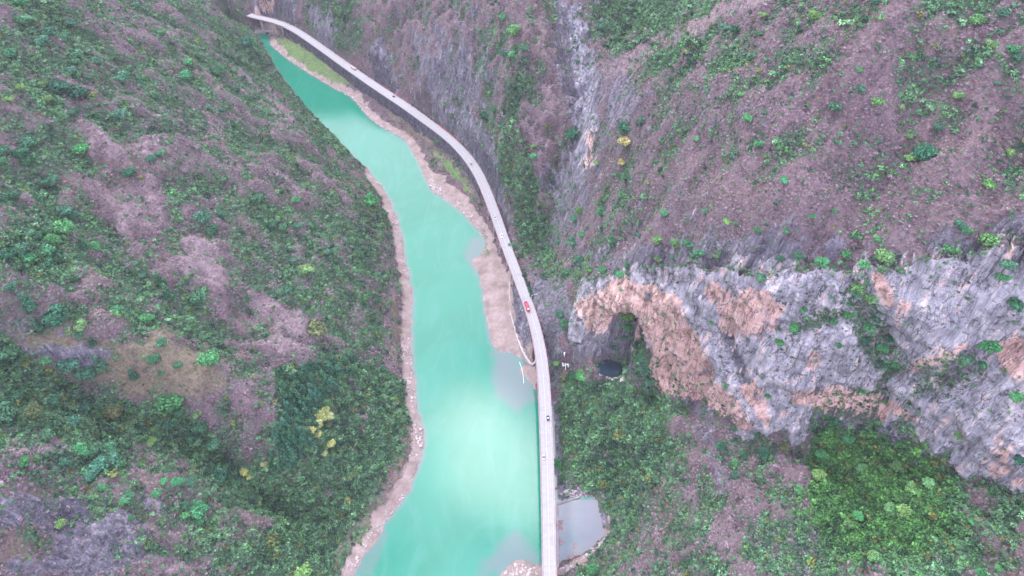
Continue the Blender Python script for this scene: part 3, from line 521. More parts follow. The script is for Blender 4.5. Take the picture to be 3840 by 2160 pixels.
def tag(o, label=None, cat=None, group=None, kind=None):
    for k, v in (('label', label), ('category', cat), ('group', group), ('kind', kind)):
        if v: o[k] = v
    return o
def empty(name, loc, rz=0.0):
    o = bpy.data.objects.new(name, None); C.objects.link(o); o.location = loc; o.rotation_euler = (0, 0, rz); o.empty_display_size = .5; return o
def mesh_obj(name, verts, faces, mat, parent=None, smooth=False, loc=None):
    me = bpy.data.meshes.new(name); me.from_pydata([tuple(v) for v in verts], [], [tuple(f) for f in faces]); me.update()
    if smooth: me.polygons.foreach_set('use_smooth', [True] * len(me.polygons))
    if mat: me.materials.append(mat)
    o = bpy.data.objects.new(name, me); C.objects.link(o)
    if parent: o.parent = parent
    if loc is not None: o.location = loc
    return o
class MB:
    def __init__(s): s.v = []; s.f = []
    def box(s, x0, x1, y0, y1, z0, z1, T=None):
        n = len(s.v); q = [(x, y, z) for z in (z0, z1) for y in (y0, y1) for x in (x0, x1)]
        if T is not None: q = [tuple(T @ Vector(p)) for p in q]
        s.v += q; s.f += [(n, n + 2, n + 3, n + 1), (n + 4, n + 5, n + 7, n + 6), (n, n + 1, n + 5, n + 4), (n + 2, n + 6, n + 7, n + 3), (n, n + 4, n + 6, n + 2), (n + 1, n + 3, n + 7, n + 5)]; return s
    def tube(s, pts, r, k=6, r1=None):
        pts = [Vector(p) for p in pts]; n0 = len(s.v); m = len(pts)
        for i, p in enumerate(pts):
            d = (pts[min(i + 1, m - 1)] - pts[max(i - 1, 0)]).normalized(); a = d.orthogonal().normalized() if abs(d.z) > .9 else d.cross(Vector((0, 0, 1))).normalized(); b = d.cross(a)
            rr = r if r1 is None else r + (r1 - r) * i / max(1, m - 1)
            for j in range(k): w = 2 * PI * j / k; s.v.append(tuple(p + a * (rr * math.cos(w)) + b * (rr * math.sin(w))))
        for i in range(m - 1):
            for j in range(k): a_ = n0 + i * k + j; b_ = n0 + i * k + (j + 1) % k; s.f.append((a_, b_, b_ + k, a_ + k))
        s.f.append(tuple(n0 + j for j in range(k))[::-1]); s.f.append(tuple(n0 + (m - 1) * k + j for j in range(k))); return s
    def loft(s, rings, cap=True):
        n0 = len(s.v); k = len(rings[0])
        for r in rings: s.v += [tuple(p) for p in r]
        for i in range(len(rings) - 1):
            for j in range(k): a = n0 + i * k + j; b = n0 + i * k + (j + 1) % k; s.f.append((a, b, b + k, a + k))
        if cap: s.f.append(tuple(n0 + j for j in range(k))[::-1]); s.f.append(tuple(n0 + (len(rings) - 1) * k + j for j in range(k)))
        return s
    def build(s, name, mat, parent=None, smooth=False, loc=None): return mesh_obj(name, s.v, s.f, mat, parent, smooth, loc)
# ------------------------------------------------------------------ water
def water_material(name, deep, shallow, rough=.06, ior=1.33, spec=.5):
    m, t, b = newmat(name); g = G(t); tc = NN(t, 'ShaderNodeTexCoord'); V = tc.outputs['Object']; a = g.attr('shallows')
    n = g.noise(V, .012, 4, .6, dist=1.0); n2 = g.noise(V, .06, 4, .6)
    col = g.mix(g.mrange(n, .35, .68), deep[0], deep[1]); n3 = g.noise(g.mapping(V, (1, .3, 1), (0, 0, .25)), .05, 5, .6, dist=1.5); col = g.mix(g.mrange(n3, .45, .7, 0, .25), col, (.06, .20, .17))
    sh = g.math('ADD', a[0], g.math('MULTIPLY', g.math('SUBTRACT', n2, .5), .25))
    col = g.mix(g.mrange(sh, .05, 1.0), col, shallow); col = g.mix(a[1], col, deep[2])
    t.links.new(col, b.inputs['Base Color']); b.inputs['Roughness'].default_value = rough; b.inputs['IOR'].default_value = ior; b.inputs['Specular IOR Level'].default_value = spec
    bp = NN(t, 'ShaderNodeBump'); bp.inputs['Strength'].default_value = .10; bp.inputs['Distance'].default_value = .3
    t.links.new(g.noise(V, .7, 3, .6), bp.inputs['Height']); t.links.new(bp.outputs[0], b.inputs['Normal'])
    return m
M_water = water_material('river_water', ((.004, .142, .086), (.007, .162, .104), (.008, .12, .09)), (.085, .125, .125), .05, 1.62)
M_pond = water_material('pond_water', ((.115, .122, .145), (.15, .155, .18), (.02, .03, .03)), (.13, .115, .12), .03, 1.5, .7)
M_pool = water_material('pool_water', ((.012, .022, .035), (.018, .03, .045), (.01, .02, .02)), (.05, .05, .05), .04, 1.33, .4)
wx = np.arange(-520, 140, 2.2); wy = np.arange(60, 1010, 2.6); WX, WY = np.meshgrid(wx, wy)
wi = inside(WX, WY, water_poly); wdL, _, _ = pdist(WX, WY, shoreL); wdR, _, _ = pdist(WX, WY, shoreR); wd = np.minimum(wdL, wdR)
WPt = xyz(WX, WY, 0.0); wpx, wpy, _ = project(WPt); wn = fbm(WPt, 9, 3)
SHAL = [([(1238,868),(1300,890),(1342,960),(1346,1010),(1300,1030),(1246,1000),(1240,930)], 40, .95), ([(1180,600),(1235,580),(1240,700),(1190,690),(1165,640)], 30, .8), ([(1235,1380),(1300,1330),(1360,1400),(1360,1449),(1200,1449)], 44, .8), ([(890,1449),(960,1330),(985,1340),(960,1400),(930,1449)], 20, .6), ([(1025,760),(1045,760),(1045,880),(1032,880)], 8, .5)]
shal = np.maximum(polymask(wpx, wpy, SHAL, wn * .25), .8 * sstep(5, 0, wd + wn * 1.0)) * 1.0
wallx = np.interp(WY, [WP(1401, 1440, 0)[1], WP(1400, 1275, 0)[1]], [WP(1403, 1440, 0)[0], WP(1402, 1275, 0)[0]])
pondside = (WX > wallx) & (WY < WP(1400, 1262, 0)[1]) & (WY > WP(1400, 1445, 0)[1]) & (WX < 130)
def water_mesh(name, mask, z, mat, depth):
    idx = np.arange(WX.size).reshape(WX.shape); mk = mask[:-1, :-1] | mask[1:, 1:] | mask[:-1, 1:] | mask[1:, :-1]
    F = np.stack([idx[:-1, :-1], idx[:-1, 1:], idx[1:, 1:], idx[1:, :-1]], -1)[mk]
    used = np.unique(F); re = np.full(WX.size, -1); re[used] = np.arange(len(used)); F = re[F]
    vs = np.stack([WX.ravel()[used], WY.ravel()[used], np.full(len(used), z)], 1)
    me = bpy.data.meshes.new(name); me.from_pydata(vs.tolist(), [], F.tolist())
    a = me.attributes.new('shallows', 'FLOAT_COLOR', 'POINT'); c = np.ones((len(used), 4), np.float32)
    c[:, 0] = shal.ravel()[used] if depth else .15 + .4 * sstep(6, 0, wd.ravel()[used]); c[:, 1] = sstep(300, 120, WY.ravel()[used]) * 0
    a.data.foreach_set('color', c.ravel()); me.materials.append(mat); me.update()
    o = bpy.data.objects.new(name, me); C.objects.link(o); o['kind'] = 'structure'; return o
near = wi | (wd < 3)
water_mesh('river_water', near & ~pondside, 0.0, M_water, True)
water_mesh('pond_water', near & pondside, .25, M_pond, False)
pv = [(pool_c[0] + math.cos(a) * 14.5, pool_c[1] + math.sin(a) * 8.8, 38.6) for a in np.linspace(0, 2 * PI, 28, endpoint=False)]
mesh_obj('pool_water', pv, [tuple(range(28))], M_pool)['kind'] = 'structure'

# ------------------------------------------------------------------ road, bridge, walls
M_asph = simple('asphalt', (.26, .255, .285), .85, .2, .25, .10)
M_road, t, b = newmat('road_asphalt'); g = G(t); V_ = NN(t, 'ShaderNodeTexCoord').outputs['Object']; a = g.attr('lanes')
c_ = g.ramp(g.noise(V_, .35, 5, .65), [(.3, (.235, .23, .24)), (.55, (.27, .264, .276)), (.75, (.295, .287, .298))])
tr = g.math('ABSOLUTE', g.math('SINE', g.math('MULTIPLY', g.math('SUBTRACT', a[0], .5), 13.2))); c_ = g.mix(g.mrange(tr, .55, 1.0, 0, .18), c_, (.16, .155, .175))
c_ = g.mix(g.mrange(g.noise(V_, .09, 3, .6), .58, .66, 0, .4), c_, (.20, .195, .215))
jn = g.math('FRACT', g.math('MULTIPLY', a[1], 1000 / 24.0)); c_ = g.mix(g.mrange(jn, .02, .012, 0, .2), c_, (.10, .10, .11))
t.links.new(c_, b.inputs['Base Color']); b.inputs['Roughness'].default_value = .85
M_line = simple('road_paint', (.35, .35, .355), .7, .2, 1.5, .2)
M_conc = simple('concrete', (.22, .20, .21), .9, .1, .5, .25)
M_paleconc = simple('pale_concrete', (.32, .30, .31), .9, .1, .4, .2)
M_par = simple('parapet_paint', (.32, .26, .275), .8, .2, .3, .2)
M_redrail = simple('red_rail_paint', (.40, .13, .15), .7, .2, .4, .3)
M_mason = simple('dark_masonry', (.09, .085, .11), .95, .1, .35, .65)
M_steel_shade = simple('steel_and_outlet_shade', (.06, .06, .08), .6, .4)  # truck chassis, and the painted shade of the weir opening
def strip(name, i0, i1, prof, mat, parent=None, close=True, kind=None):
    """sweep a (side, z) profile along the road between two stations; side is a function of the half width"""
    V = []; F = []; k = len(prof); n = 0
    for i in range(i0, i1):
        for f, z in prof:
            o = f(half[i]); V.append((mid[i, 0] + nrm[i, 0] * o, mid[i, 1] + nrm[i, 1] * o, z))
    m = i1 - i0
    for i in range(m - 1):
        for j in range(k if close else k - 1): a = i * k + j; b = i * k + (j + 1) % k; F.append((a, b, b + k, a + k))
    if close: F.append(tuple(range(k))[::-1]); F.append(tuple((m - 1) * k + j for j in range(k)))
    o = mesh_obj(name, V, F, mat, parent); 
    bmx = bmesh.new(); bmx.from_mesh(o.data); bmesh.ops.recalc_face_normals(bmx, faces=bmx.faces); bmx.to_mesh(o.data); bmx.free()
    if kind: o['kind'] = kind
    return o
NM = len(mid)
def st(px, py): return road_at(px, py)[0]
i_br0 = st(660, 66); i_br1 = st(712, 78)                # upper bridge over the weir
i_v0 = st(1205, 470)                                     # lower viaduct starts
rp_ = np.linspace(-1, 1, 13); V = []; F = []; AT = []
for i in range(NM):
    for f in rp_: o = f * (half[i] - .35); V.append((mid[i, 0] + nrm[i, 0] * o, mid[i, 1] + nrm[i, 1] * o, ROADZ)); AT += [(f + 1) / 2, arc[i] / 1000, 0, 1]
for i in range(NM - 1):
    for j in range(12): a = i * 13 + j; F.append((a, a + 1, a + 14, a + 13))
rdo = mesh_obj('road', V, F, M_road); at = rdo.data.attributes.new('lanes', 'FLOAT_COLOR', 'POINT'); at.data.foreach_set('color', np.array(AT, np.float32)); rdo['kind'] = 'structure'
if rdo.data.polygons[0].normal.z < 0: rdo.data.flip_normals()
def dash(name, off, w, runs):
    V = []; F = []
    for a, b in runs:
        for i in range(a, b - 1):
            n = len(V)
            for q, s in ((i, -1), (i, 1), (i + 1, 1), (i + 1, -1)):
                o = off(half[q]) + s * w / 2; V.append((mid[q, 0] + nrm[q, 0] * o, mid[q, 1] + nrm[q, 1] * o, ROADZ + .02))
            F.append((n, n + 1, n + 2, n + 3))
    return tag(mesh_obj(name, V, F, M_line), kind='structure')
dash('road_centre_line', lambda h: .25, .30, [(0, NM)])
dash('road_edge_line', lambda h: -h + 1.1, .16, [(0, NM)]); dash('road_edge_line', lambda h: h - 1.1, .16, [(0, NM)])
def bridge(name, a, b, label, piers, width=2.0):
    c = (a + b) // 2; br = empty(name, (0, 0, 0)); tag(br, label, 'bridge')
    strip('deck_slab', a, b, [(lambda h: -h - .35, ROADZ - .05), (lambda h: h + .35, ROADZ - .05), (lambda h: h + .35, ROADZ - .75), (lambda h: h - 1.2, ROADZ - 1.0), (lambda h: h - 1.6, ROADZ - 2.0), (lambda h: -h + 1.6, ROADZ - 2.0), (lambda h: -h + 1.2, ROADZ - 1.0), (lambda h: -h - .35, ROADZ - .75)], M_conc, br)
    for s in (-1, 1):
        strip('parapet', a, b, [((lambda h, s=s: s * (h - .12)), ROADZ - .045), ((lambda h, s=s: s * (h + .22)), ROADZ - .045), ((lambda h, s=s: s * (h + .22)), ROADZ + .75), ((lambda h, s=s: s * (h - .12)), ROADZ + .75)], M_paleconc, br)
        strip('handrail', a, b, [((lambda h, s=s: s * (h + .30)), ROADZ + 1.0), ((lambda h, s=s: s * (h + .42)), ROADZ + 1.0), ((lambda h, s=s: s * (h + .42)), ROADZ + 1.12), ((lambda h, s=s: s * (h + .30)), ROADZ + 1.12)], M_redrail, br)
    for i in piers:
        p = mid[i]; n = nrm[i]; rot = math.atan2(n[1], n[0]); pr = None
        T = Matrix.Translation((p[0], p[1], 0)) @ Matrix.Rotation(rot, 4, 'Z')
        pr = MB().box(-half[i] + .4, half[i] - .4, -.9, .9, ROADZ - 3.3, ROADZ - 2.0, T).build('pier_cap', M_paleconc, br)
        for s in (-1, 1):
            q = Vector((p[0] + n[0] * s * half[i] * .72, p[1] + n[1] * s * half[i] * .72, 0)); gz = max(-2.5, ground(q.x, q.y) - 1.5)
            MB().tube([(q.x, q.y, gz), (q.x, q.y, ROADZ - 3.3)], .85, 10).build('pier', M_paleconc, br, True)
            if gz > -2: MB().box(-1.4, 1.4, -1.4, 1.4, gz, gz + 2.0, Matrix.Translation((q.x, q.y, 0)) @ Matrix.Rotation(rot, 4, 'Z')).build('footing', M_conc, br)
    return br
bridge('road_bridge', 0, st(705, 74), 'short concrete bridge on round piers over the weir at the head of the river', [st(641, 58), st(665, 66), st(690, 72)])
bridge('road_bridge', i_v0, NM, 'long pale road viaduct running along the right bank over the wide turquoise water', [st(1222, 520), st(1238, 560), st(1252, 605), st(1266, 650), st(1280, 690), st(1376, 960), st(1402, 1500), st(1405, 1600)])
# masonry wall carrying the road between the two bridges
wall = empty('retaining_wall', (0, 0, 0)); tag(wall, 'dark ribbed masonry retaining wall below the river side of the road', 'retaining wall')
i_w0, i_w1 = st(705, 74), i_v0
V = []; F = []
for i in range(i_w0, i_w1 + 1):
    for o, z in ((-half[i] - .1, ROADZ - .9), (-half[i] - .6, ROADZ - 6), (-half[i] - 1.5, 2.0), (-half[i] + 2, 2.0), (-half[i] + 2, ROADZ - .9)):
        V.append((mid[i, 0] + nrm[i, 0] * o, mid[i, 1] + nrm[i, 1] * o, z))
for i in range(i_w1 - i_w0):
    for j in range(5): a = i * 5 + j; b = i * 5 + (j + 1) % 5; F.append((a, a + 5, b + 5, b))
mesh_obj('masonry_face', V, F, M_mason, wall)
strip('road_slab', i_w0, i_w1 + 1, [(lambda h: -h - .45, ROADZ - .05), (lambda h: h + .2, ROADZ - .05), (lambda h: h + .2, ROADZ - .9), (lambda h: -h - .45, ROADZ - .9)], M_conc, wall)
for s, mt in ((-1, M_paleconc), (1, M_par)):
    strip('parapet', i_w0, i_w1 + 1, [((lambda h, s=s: s * (h - .2)), ROADZ - .045), ((lambda h, s=s: s * (h + .18)), ROADZ - .045), ((lambda h, s=s: s * (h + .18)), ROADZ + .65), ((lambda h, s=s: s * (h - .2)), ROADZ + .65)], mt, wall)
for i in range(i_w0 + 2, i_w1, 6):
    p = mid[i] - nrm[i] * (half[i] + .1); rot = math.atan2(nrm[i][1], nrm[i][0])
    T = Matrix.Translation((p[0], p[1], 0)) @ Matrix.Rotation(rot, 4, 'Z')
    b_ = MB(); b_.loft([[T @ Vector(q) for q in ((-1.9, -.35, 2), (-.2, -.35, 2), (-.2, .35, 2), (-1.9, .35, 2))], [T @ Vector(q) for q in ((-.55, -.35, ROADZ - 1.2), (-.0, -.35, ROADZ - 1.2), (-.0, .35, ROADZ - 1.2), (-.55, .35, ROADZ - 1.2))]]); b_.build('buttress', M_mason, wall)
# curved quay wall at the foot of the embankment
wl = resample(smooth_line([WP(x, y, 5.5)[:2] for x, y in curve_px], 2), 2.0)
b_ = MB(); rings = []
for i, p in enumerate(wl):
    d = wl[min(i + 1, len(wl) - 1)] - wl[max(i - 1, 0)]; d /= np.linalg.norm(d); n = np.array([-d[1], d[0]]); th = .35 + .5 * sstep(.35, .8, i / len(wl))
    rings.append([(p[0] - n[0] * th * 1.3, p[1] - n[1] * th * 1.3, 0), (p[0] - n[0] * th, p[1] - n[1] * th, 6.1), (p[0] + n[0] * th, p[1] + n[1] * th, 6.1), (p[0] + n[0] * th, p[1] + n[1] * th, 0)])
b_.loft(rings); o = b_.build('curved_wall', M_paleconc); tag(o, 'pale curved concrete wall round the foot of the embankment below the red truck', 'wall')
# drainage ribs on that embankment
sp = empty('slope_protection', (0, 0, 0)); tag(sp, 'row of narrow dark concrete ribs laid down the embankment beside the viaduct', 'slope protection')
for k in range(11):
    x0, y0 = 1288 + k * 2.2, 716 + k * 7; x1, y1 = 1302 + k * 2.0, 826 - k * 2.6
    pts = []
    for tq in np.linspace(0, 1, 14):
        h_ = hit(x0 + (x1 - x0) * tq, y0 + (y1 - y0) * tq)
        if h_: pts.append(h_[0] + Vector((0, 0, .25)))
    if len(pts) > 2 and max((pts[i] - pts[i + 1]).length for i in range(len(pts) - 1)) < 14: MB().tube(pts, .32, 5).build('rib', M_mason, sp)
# low walls of the pond
def low_wall(pxs_, z, th, label):
    L = resample(np.array([WP(x, y, z)[:2] for x, y in pxs_]), 3); b_ = MB(); rings = []
    for i, p in enumerate(L):
        d = L[min(i + 1, len(L) - 1)] - L[max(i - 1, 0)]; d /= np.linalg.norm(d); n = np.array([-d[1], d[0]]) * th
        rings.append([(p[0] - n[0], p[1] - n[1], -1), (p[0] - n[0], p[1] - n[1], z), (p[0] + n[0], p[1] + n[1], z), (p[0] + n[0], p[1] + n[1], -1)])
    b_.loft(rings); tag(b_.build('low_wall', M_conc), label, 'wall')
low_wall([(1402, 1268), (1430, 1258), (1458, 1249)], .9, .7, 'brown low wall crossing the pond from the viaduct to the rocks')
low_wall([(1402.5, 1271), (1403, 1330), (1403.5, 1400), (1404, 1430)], .9, .6, 'brown low wall running under the viaduct edge along the pond')
# weir with its arched outlet under the upper bridge
we = empty('weir', tuple(WP(672, 80, 0))); tag(we, 'grey concrete weir with a dark arched outlet at the head of the river', 'weir')
a = WP(644, 76, 4); c2 = WP(694, 78, 4); dv = (c2 - a)[:2]; L_ = np.linalg.norm(dv); dv /= L_; rot = math.atan2(dv[1], dv[0]); T = Matrix.Translation((a[0], a[1], 0)) @ Matrix.Rotation(rot, 4, 'Z'); T = Matrix.Translation(-we.location) @ T
MB().box(0, L_, -1.5, 2.0, -2, 4.0, T).build('crest', M_paleconc, we)
ar = MB(); rr = 3.6; cx = L_ * .58
ar.loft([[T @ Vector((cx + math.cos(q) * rr, yy_, -.5 + math.sin(q) * rr)) for q in np.linspace(0, PI, 10)] for yy_ in (-1.9, -1.53)]); ar.build('outlet', M_steel_shade, we)  # solid dark plate, its colour standing for the shade inside the arch
ar = MB(); ar.tube([T @ Vector((cx + math.cos(q) * (rr + .3), -1.9, -.5 + math.sin(q) * (rr + .3))) for q in np.linspace(0, PI, 12)], .4, 6); ar.build('outlet_rim', M_paleconc, we)
# the slack cable lying along the terrace
def ground_line(name, pts, r, mat, label, cat, lift=1.6):
    W_ = []
    for x, y in pts:
        h_ = hit(x, y)
        if h_: W_.append(h_[0] + Vector((0, 0, lift)))
    o = MB().tube(W_, r, 5).build(name, mat); return tag(o, label, cat)
M_white = simple('white_paint', (.78, .78, .78), .6, .3)
ground_line('cable', [(x * K1, y * K1) for x, y in ((1250, 262), (1280, 281), (1350, 318), (1430, 362), (1490, 412), (1545, 463), (1600, 521), (1640, 562), (1669, 593), (1700, 640), (1724, 676), (1745, 703), (1766, 731), (1790, 781), (1814, 831))], .10, M_paleconc, 'long thin pale cable strung over the grassy terrace beside the river', 'cable')
ground_line('pipe', [(x * K1, y * K1) for x, y in ((1948, 1360), (1952, 1372), (1957, 1385), (1960, 1400), (1963, 1420), (1964, 1440))], .16, M_white, 'short white pipe reaching into the shallow water by the sand spit', 'pipe', .8)

# ------------------------------------------------------------------ vehicles
M_glass = simple('dark_glass', (.02, .025, .03), .15, .6); M_tyre = simple('tyre_rubber', (.02, .02, .02), .9, .1); M_rim = simple('wheel_rim', (.4, .4, .42), .4, .5, metal=.6)
M_lamp = simple('lamp_lens', (.75, .75, .7), .3, .5); M_tail = simple('tail_lens', (.45, .02, .02), .3, .5)
def paint(name, c): return simple(name, c, .35, .5)
def wheels(root, xs, w, r=.33, wd=.22):
    for x in xs:
        for s in (-1, 1):
            t_ = MB().tube([(x, s * (w - wd), r), (x, s * w, r)], r, 14).build('wheel', M_tyre, root); MB().tube([(x, s * (w - .02), r), (x, s * (w + .02), r)], r * .58, 10).build('rim', M_rim, t_)
def section(x, w, z0, z1, c=.12): return [(x, -w, z0), (x, w, z0), (x, w, z1 - c), (x, w - c, z1), (x, -w + c, z1), (x, -w, z1 - c)]
def car(body_m, roof_m, label, cat, suv=False, L=4.6, hw=.92):
    root = empty(cat.replace(' ', '_') if cat != 'car' else 'car', (0, 0, 0)); tag(root, label, cat, 'vehicles on the road'); h = 1.0 if suv else .86; H = 1.75 if suv else 1.45
    b = MB().loft([section(-L / 2, hw * .86, .38, h * .82), section(-L / 2 + .2, hw * .97, .25, h), section(-L / 2 + 1.0, hw, .22, h + .06), section(L / 2 - 1.3, hw, .22, h + .04), section(L / 2 - .35, hw * .95, .25, h * .84), section(L / 2, hw * .8, .38, h * .66)]).build('body', body_m, root)
    rb = -L / 2 + (.25 if suv else .75); fb = L / 2 - 1.25
    MB().loft([section(rb, hw * .86, h, h + .08, .03), section(rb + .55, hw * .80, h, H - .05, .1), section(fb - 1.0, hw * .80, h, H - .03, .1), section(fb, hw * .86, h, h + .08, .03)]).build('windows', M_glass, root)
    MB().loft([section(rb + .62, hw * .72, H - .06, H + .02, .04), section((rb + fb) / 2 - .2, hw * .74, H - .06, H + .07, .05), section(fb - 1.05, hw * .70, H - .06, H + .03, .04)]).build('roof', roof_m, root)
    wheels(root, (-L / 2 + .85, L / 2 - .85), hw + .01)
    for s in (-1, 1):
        MB().box(L / 2 - .28, L / 2 - .04, s * .62 - .16, s * .62 + .16, h * .66, h * .78).build('headlight', M_lamp, root); MB().box(-L / 2 - .02, -L / 2 + .12, s * .66 - .14, s * .66 + .14, h * .62, h * .78).build('tail_light', M_tail, root)
        MB().box(fb - .55, fb - .35, s * (hw + .02), s * (hw + .2), h + .02, h + .16).build('mirror', body_m, root)
    return root
def dump_truck(cm, bm_, label, L=10.5, rack=False):
    root = empty('dump_truck' if not rack else 'cargo_truck', (0, 0, 0)); tag(root, label, 'truck', 'vehicles on the road'); w = 1.25; f = L / 2
    MB().box(-L / 2, f, -.5, .5, .7, 1.0).build('chassis', M_steel_shade, root)
    cab = MB().loft([section(f - 2.1, w * .97, .6, 2.75, .18), section(f - .5, w * .97, .6, 2.75, .2), section(f - .12, w * .94, .6, 2.0, .15), section(f, w * .9, .6, 1.3, .1)]).build('cab', cm, root)
    MB().loft([section(f - .46, w * .82, 2.56, 2.60, .01), section(f - .03, w * .82, 1.62, 1.66, .01)]).build('windscreen', M_glass, cab)
    MB().box(f - 1.9, f - .7, -.8, .8, 2.76, 3.0).build('wind_deflector', paint('cab_roof_paint', (.75, .5, .5)), cab)
    x0, x1 = -L / 2, f - 2.4
    bed = MB().box(x0, x1, -w, w, 1.05, 1.2)
    for s in (-1, 1): bed.box(x0, x1, s * w - .05, s * w + .05, 1.2, 2.5)
    bed.box(x0, x0 + .1, -w + .05, w - .05, 1.2, 2.5); bed.box(x1 - .1, x1, -w + .05, w - .05, 1.2, 2.7); bed = bed.build('cargo_bed', bm_, root)
    if rack:
        for s in (-1, 1): MB().box(x0, x1, s * w - .08, s * w + .08, 2.5, 2.75).build('side_rail', M_white, bed)
        MB().box(x0 + .3, x1 - .3, -w + .15, w - .15, 1.2, 2.1).build('load', simple('tarpaulin', (.35, .28, .28), .9, .1, 1, .3), root)
    else:
        ld = MB(); ld.loft([section(x0 + .2 + k * (x1 - x0 - .4) / 6, w - .12, 1.2, 1.35 + .55 * math.sin(PI * (k + .5) / 7), .5 if 0 < k < 6 else .05) for k in range(7)]); ld.build('load', simple('red_earth_load', (.42, .08, .12), .95, .05, 1.2, .4), root)
        for k in range(5):
            for s in (-1, 1): MB().box(x0 + .6 + k * (x1 - x0 - 1.2) / 4 - .06, x0 + .6 + k * (x1 - x0 - 1.2) / 4 + .06, s * (w + .055), s * (w + .13), 1.1, 2.5).build('stake', bm_, bed)
    wheels(root, (-L / 2 + 1.0, -L / 2 + 2.3, f - 1.3, f - 3.0), w, .5, .3)
    for s in (-1, 1): MB().box(f - .02, f + .04, s * .9 - .18, s * .9 + .18, .8, 1.0).build('headlight', M_lamp, root)
    return root
def put(root, px, py, toward, off):
    i, _, t_, n_, _ = road_at(px, py); p = mid[i] + nrm[i] * off; d = t_ if toward else -t_
    root.location = (p[0], p[1], ROADZ + .02); root.rotation_euler = (0, 0, math.atan2(d[1], d[0]))
red = paint('crimson_paint', (.50, .02, .06)); rdk = paint('dark_crimson_paint', (.36, .012, .05))
put(dump_truck(red, rdk, 'crimson dump truck driving towards the camera on the viaduct'), 1325, 774, True, -1.7)
put(dump_truck(paint('pale_red_paint', (.6, .22, .22)), paint('bed_paint', (.5, .42, .42)), 'pale red cargo truck with white side rails on the far stretch of road', 9.5, True), 892, 172, False, 2.6)
put(car(paint('black_paint', (.015, .015, .03)), paint('black_roof', (.03, .03, .05)), 'black car on the far straight below the cliffs', 'car'), 986, 244, False, 1.7)
put(car(paint('dark_silver_paint', (.12, .12, .14)), paint('white_roof', (.6, .6, .62)), 'dark car with a white roof on the bend of the road', 'car', L=4.3), 1188, 413, True, -1.2)
put(car(paint('silver_paint', (.45, .46, .46)), paint('green_grey_roof', (.28, .33, .31)), 'silver car with a grey green roof just above the white van', 'car'), 1243, 549, True, -1.4)
put(car(paint('white_van_paint', (.8, .8, .8)), paint('white_van_roof', (.85, .85, .85)), 'white van driving down the viaduct above the sand bank', 'van', True, 5.0, .98), 1261, 596, True, -1.1)
put(car(paint('blue_black_paint', (.015, .02, .045)), paint('pale_grey_roof', (.42, .45, .52)), 'blue black car with a pale grey roof on the lower viaduct', 'car', L=4.7), 1378, 1052, False, 1.9)
put(car(paint('orange_paint', (.55, .30, .25)), paint('pale_pink_roof', (.85, .75, .72)), 'orange pink car with a white roof lowest on the viaduct', 'car', L=4.4), 1369, 1151, True, -2.2)

# roadside pole with a pale arm, right of the truck
def lamp(px, py, label, arm=5.0, h=6.5):
    i, _, _, n, _ = road_at(px, py); p = mid[i] + n * (half[i] + .9)
    r = empty('lamp_post', (p[0], p[1], ROADZ - 3)); tag(r, label, 'lamp post')
    MB().tube([(0, 0, 0), (0, 0, h)], .14, 6, .09).build('pole', M_white, r)
    MB().tube([(0, 0, h), (n[0] * arm * .5, n[1] * arm * .5, h + .4), (n[0] * arm, n[1] * arm, h + .3)], .12, 6).build('arm', simple('pale_teal_paint', (.35, .65, .65), .5, .3), r)
    MB().box(n[0] * arm - .5, n[0] * arm + .5, n[1] * arm - .4, n[1] * arm + .4, h - .1, h + .2).build('lamp_head', M_white, r)
lamp(1337, 750, 'teal white pole with a pale arm beside the viaduct right of the red truck')
lamp(738, 72, 'white roadside pole left of the dark bushes at the top bend', 3.0); lamp(747, 78, 'white roadside pole right of its twin at the top bend', 3.0)

# white figures on the wooded slope, facing the road
M_sign = simple('white_sign_board', (.82, .82, .82), .6, .3)
h0 = hit(1420, 925); sgn = empty('hillside_sign', tuple(h0[0])); tag(sgn, 'white upright figures and strokes standing in the shrubs above the viaduct', 'sign')
def stroke(name, x0, y0, x1, y1, r, label=None):
    a_ = hit(x0, y0); b2 = hit(x1, y1); base = b2[0] + Vector((0, 0, .3)); d = Vector(ray_dir(x0, y0)); 
    tt_ = (base.y + (a_[0].y - base.y) * .25) / d.y; top = ORG + d * tt_
    MB().tube([base - Vector(sgn.location), top - Vector(sgn.location)], r, 6).build(name, M_sign, sgn)
def sp_(cx_, cy_): return (2080 + cx_ / 7.24) * K1, (1300 + cy_ / 7.24) * K1
for q in ((222, 445, 228, 535, .55), (245, 530, 262, 510, .4), (280, 465, 278, 500, .4), (305, 465, 312, 500, .4), (295, 455, 300, 460, .5), (296, 530, 296, 640, .3), (280, 505, 308, 525, .45), (345, 470, 352, 500, .5), (352, 500, 375, 485, .4), (372, 490, 366, 560, .4), (266, 160, 264, 230, .6), (266, 245, 266, 275, .3)):
    stroke('stroke', *sp_(q[0], q[1]), *sp_(q[2], q[3]), q[4])
ground_line('white_hose', [sp_(*q) for q in ((235, 1135), (255, 1115), (290, 1130), (318, 1175), (322, 1220), (300, 1245), (240, 1295))], .14, M_sign, 'thin bent white hose lying in the shrubs below the white figures', 'hose', .5)

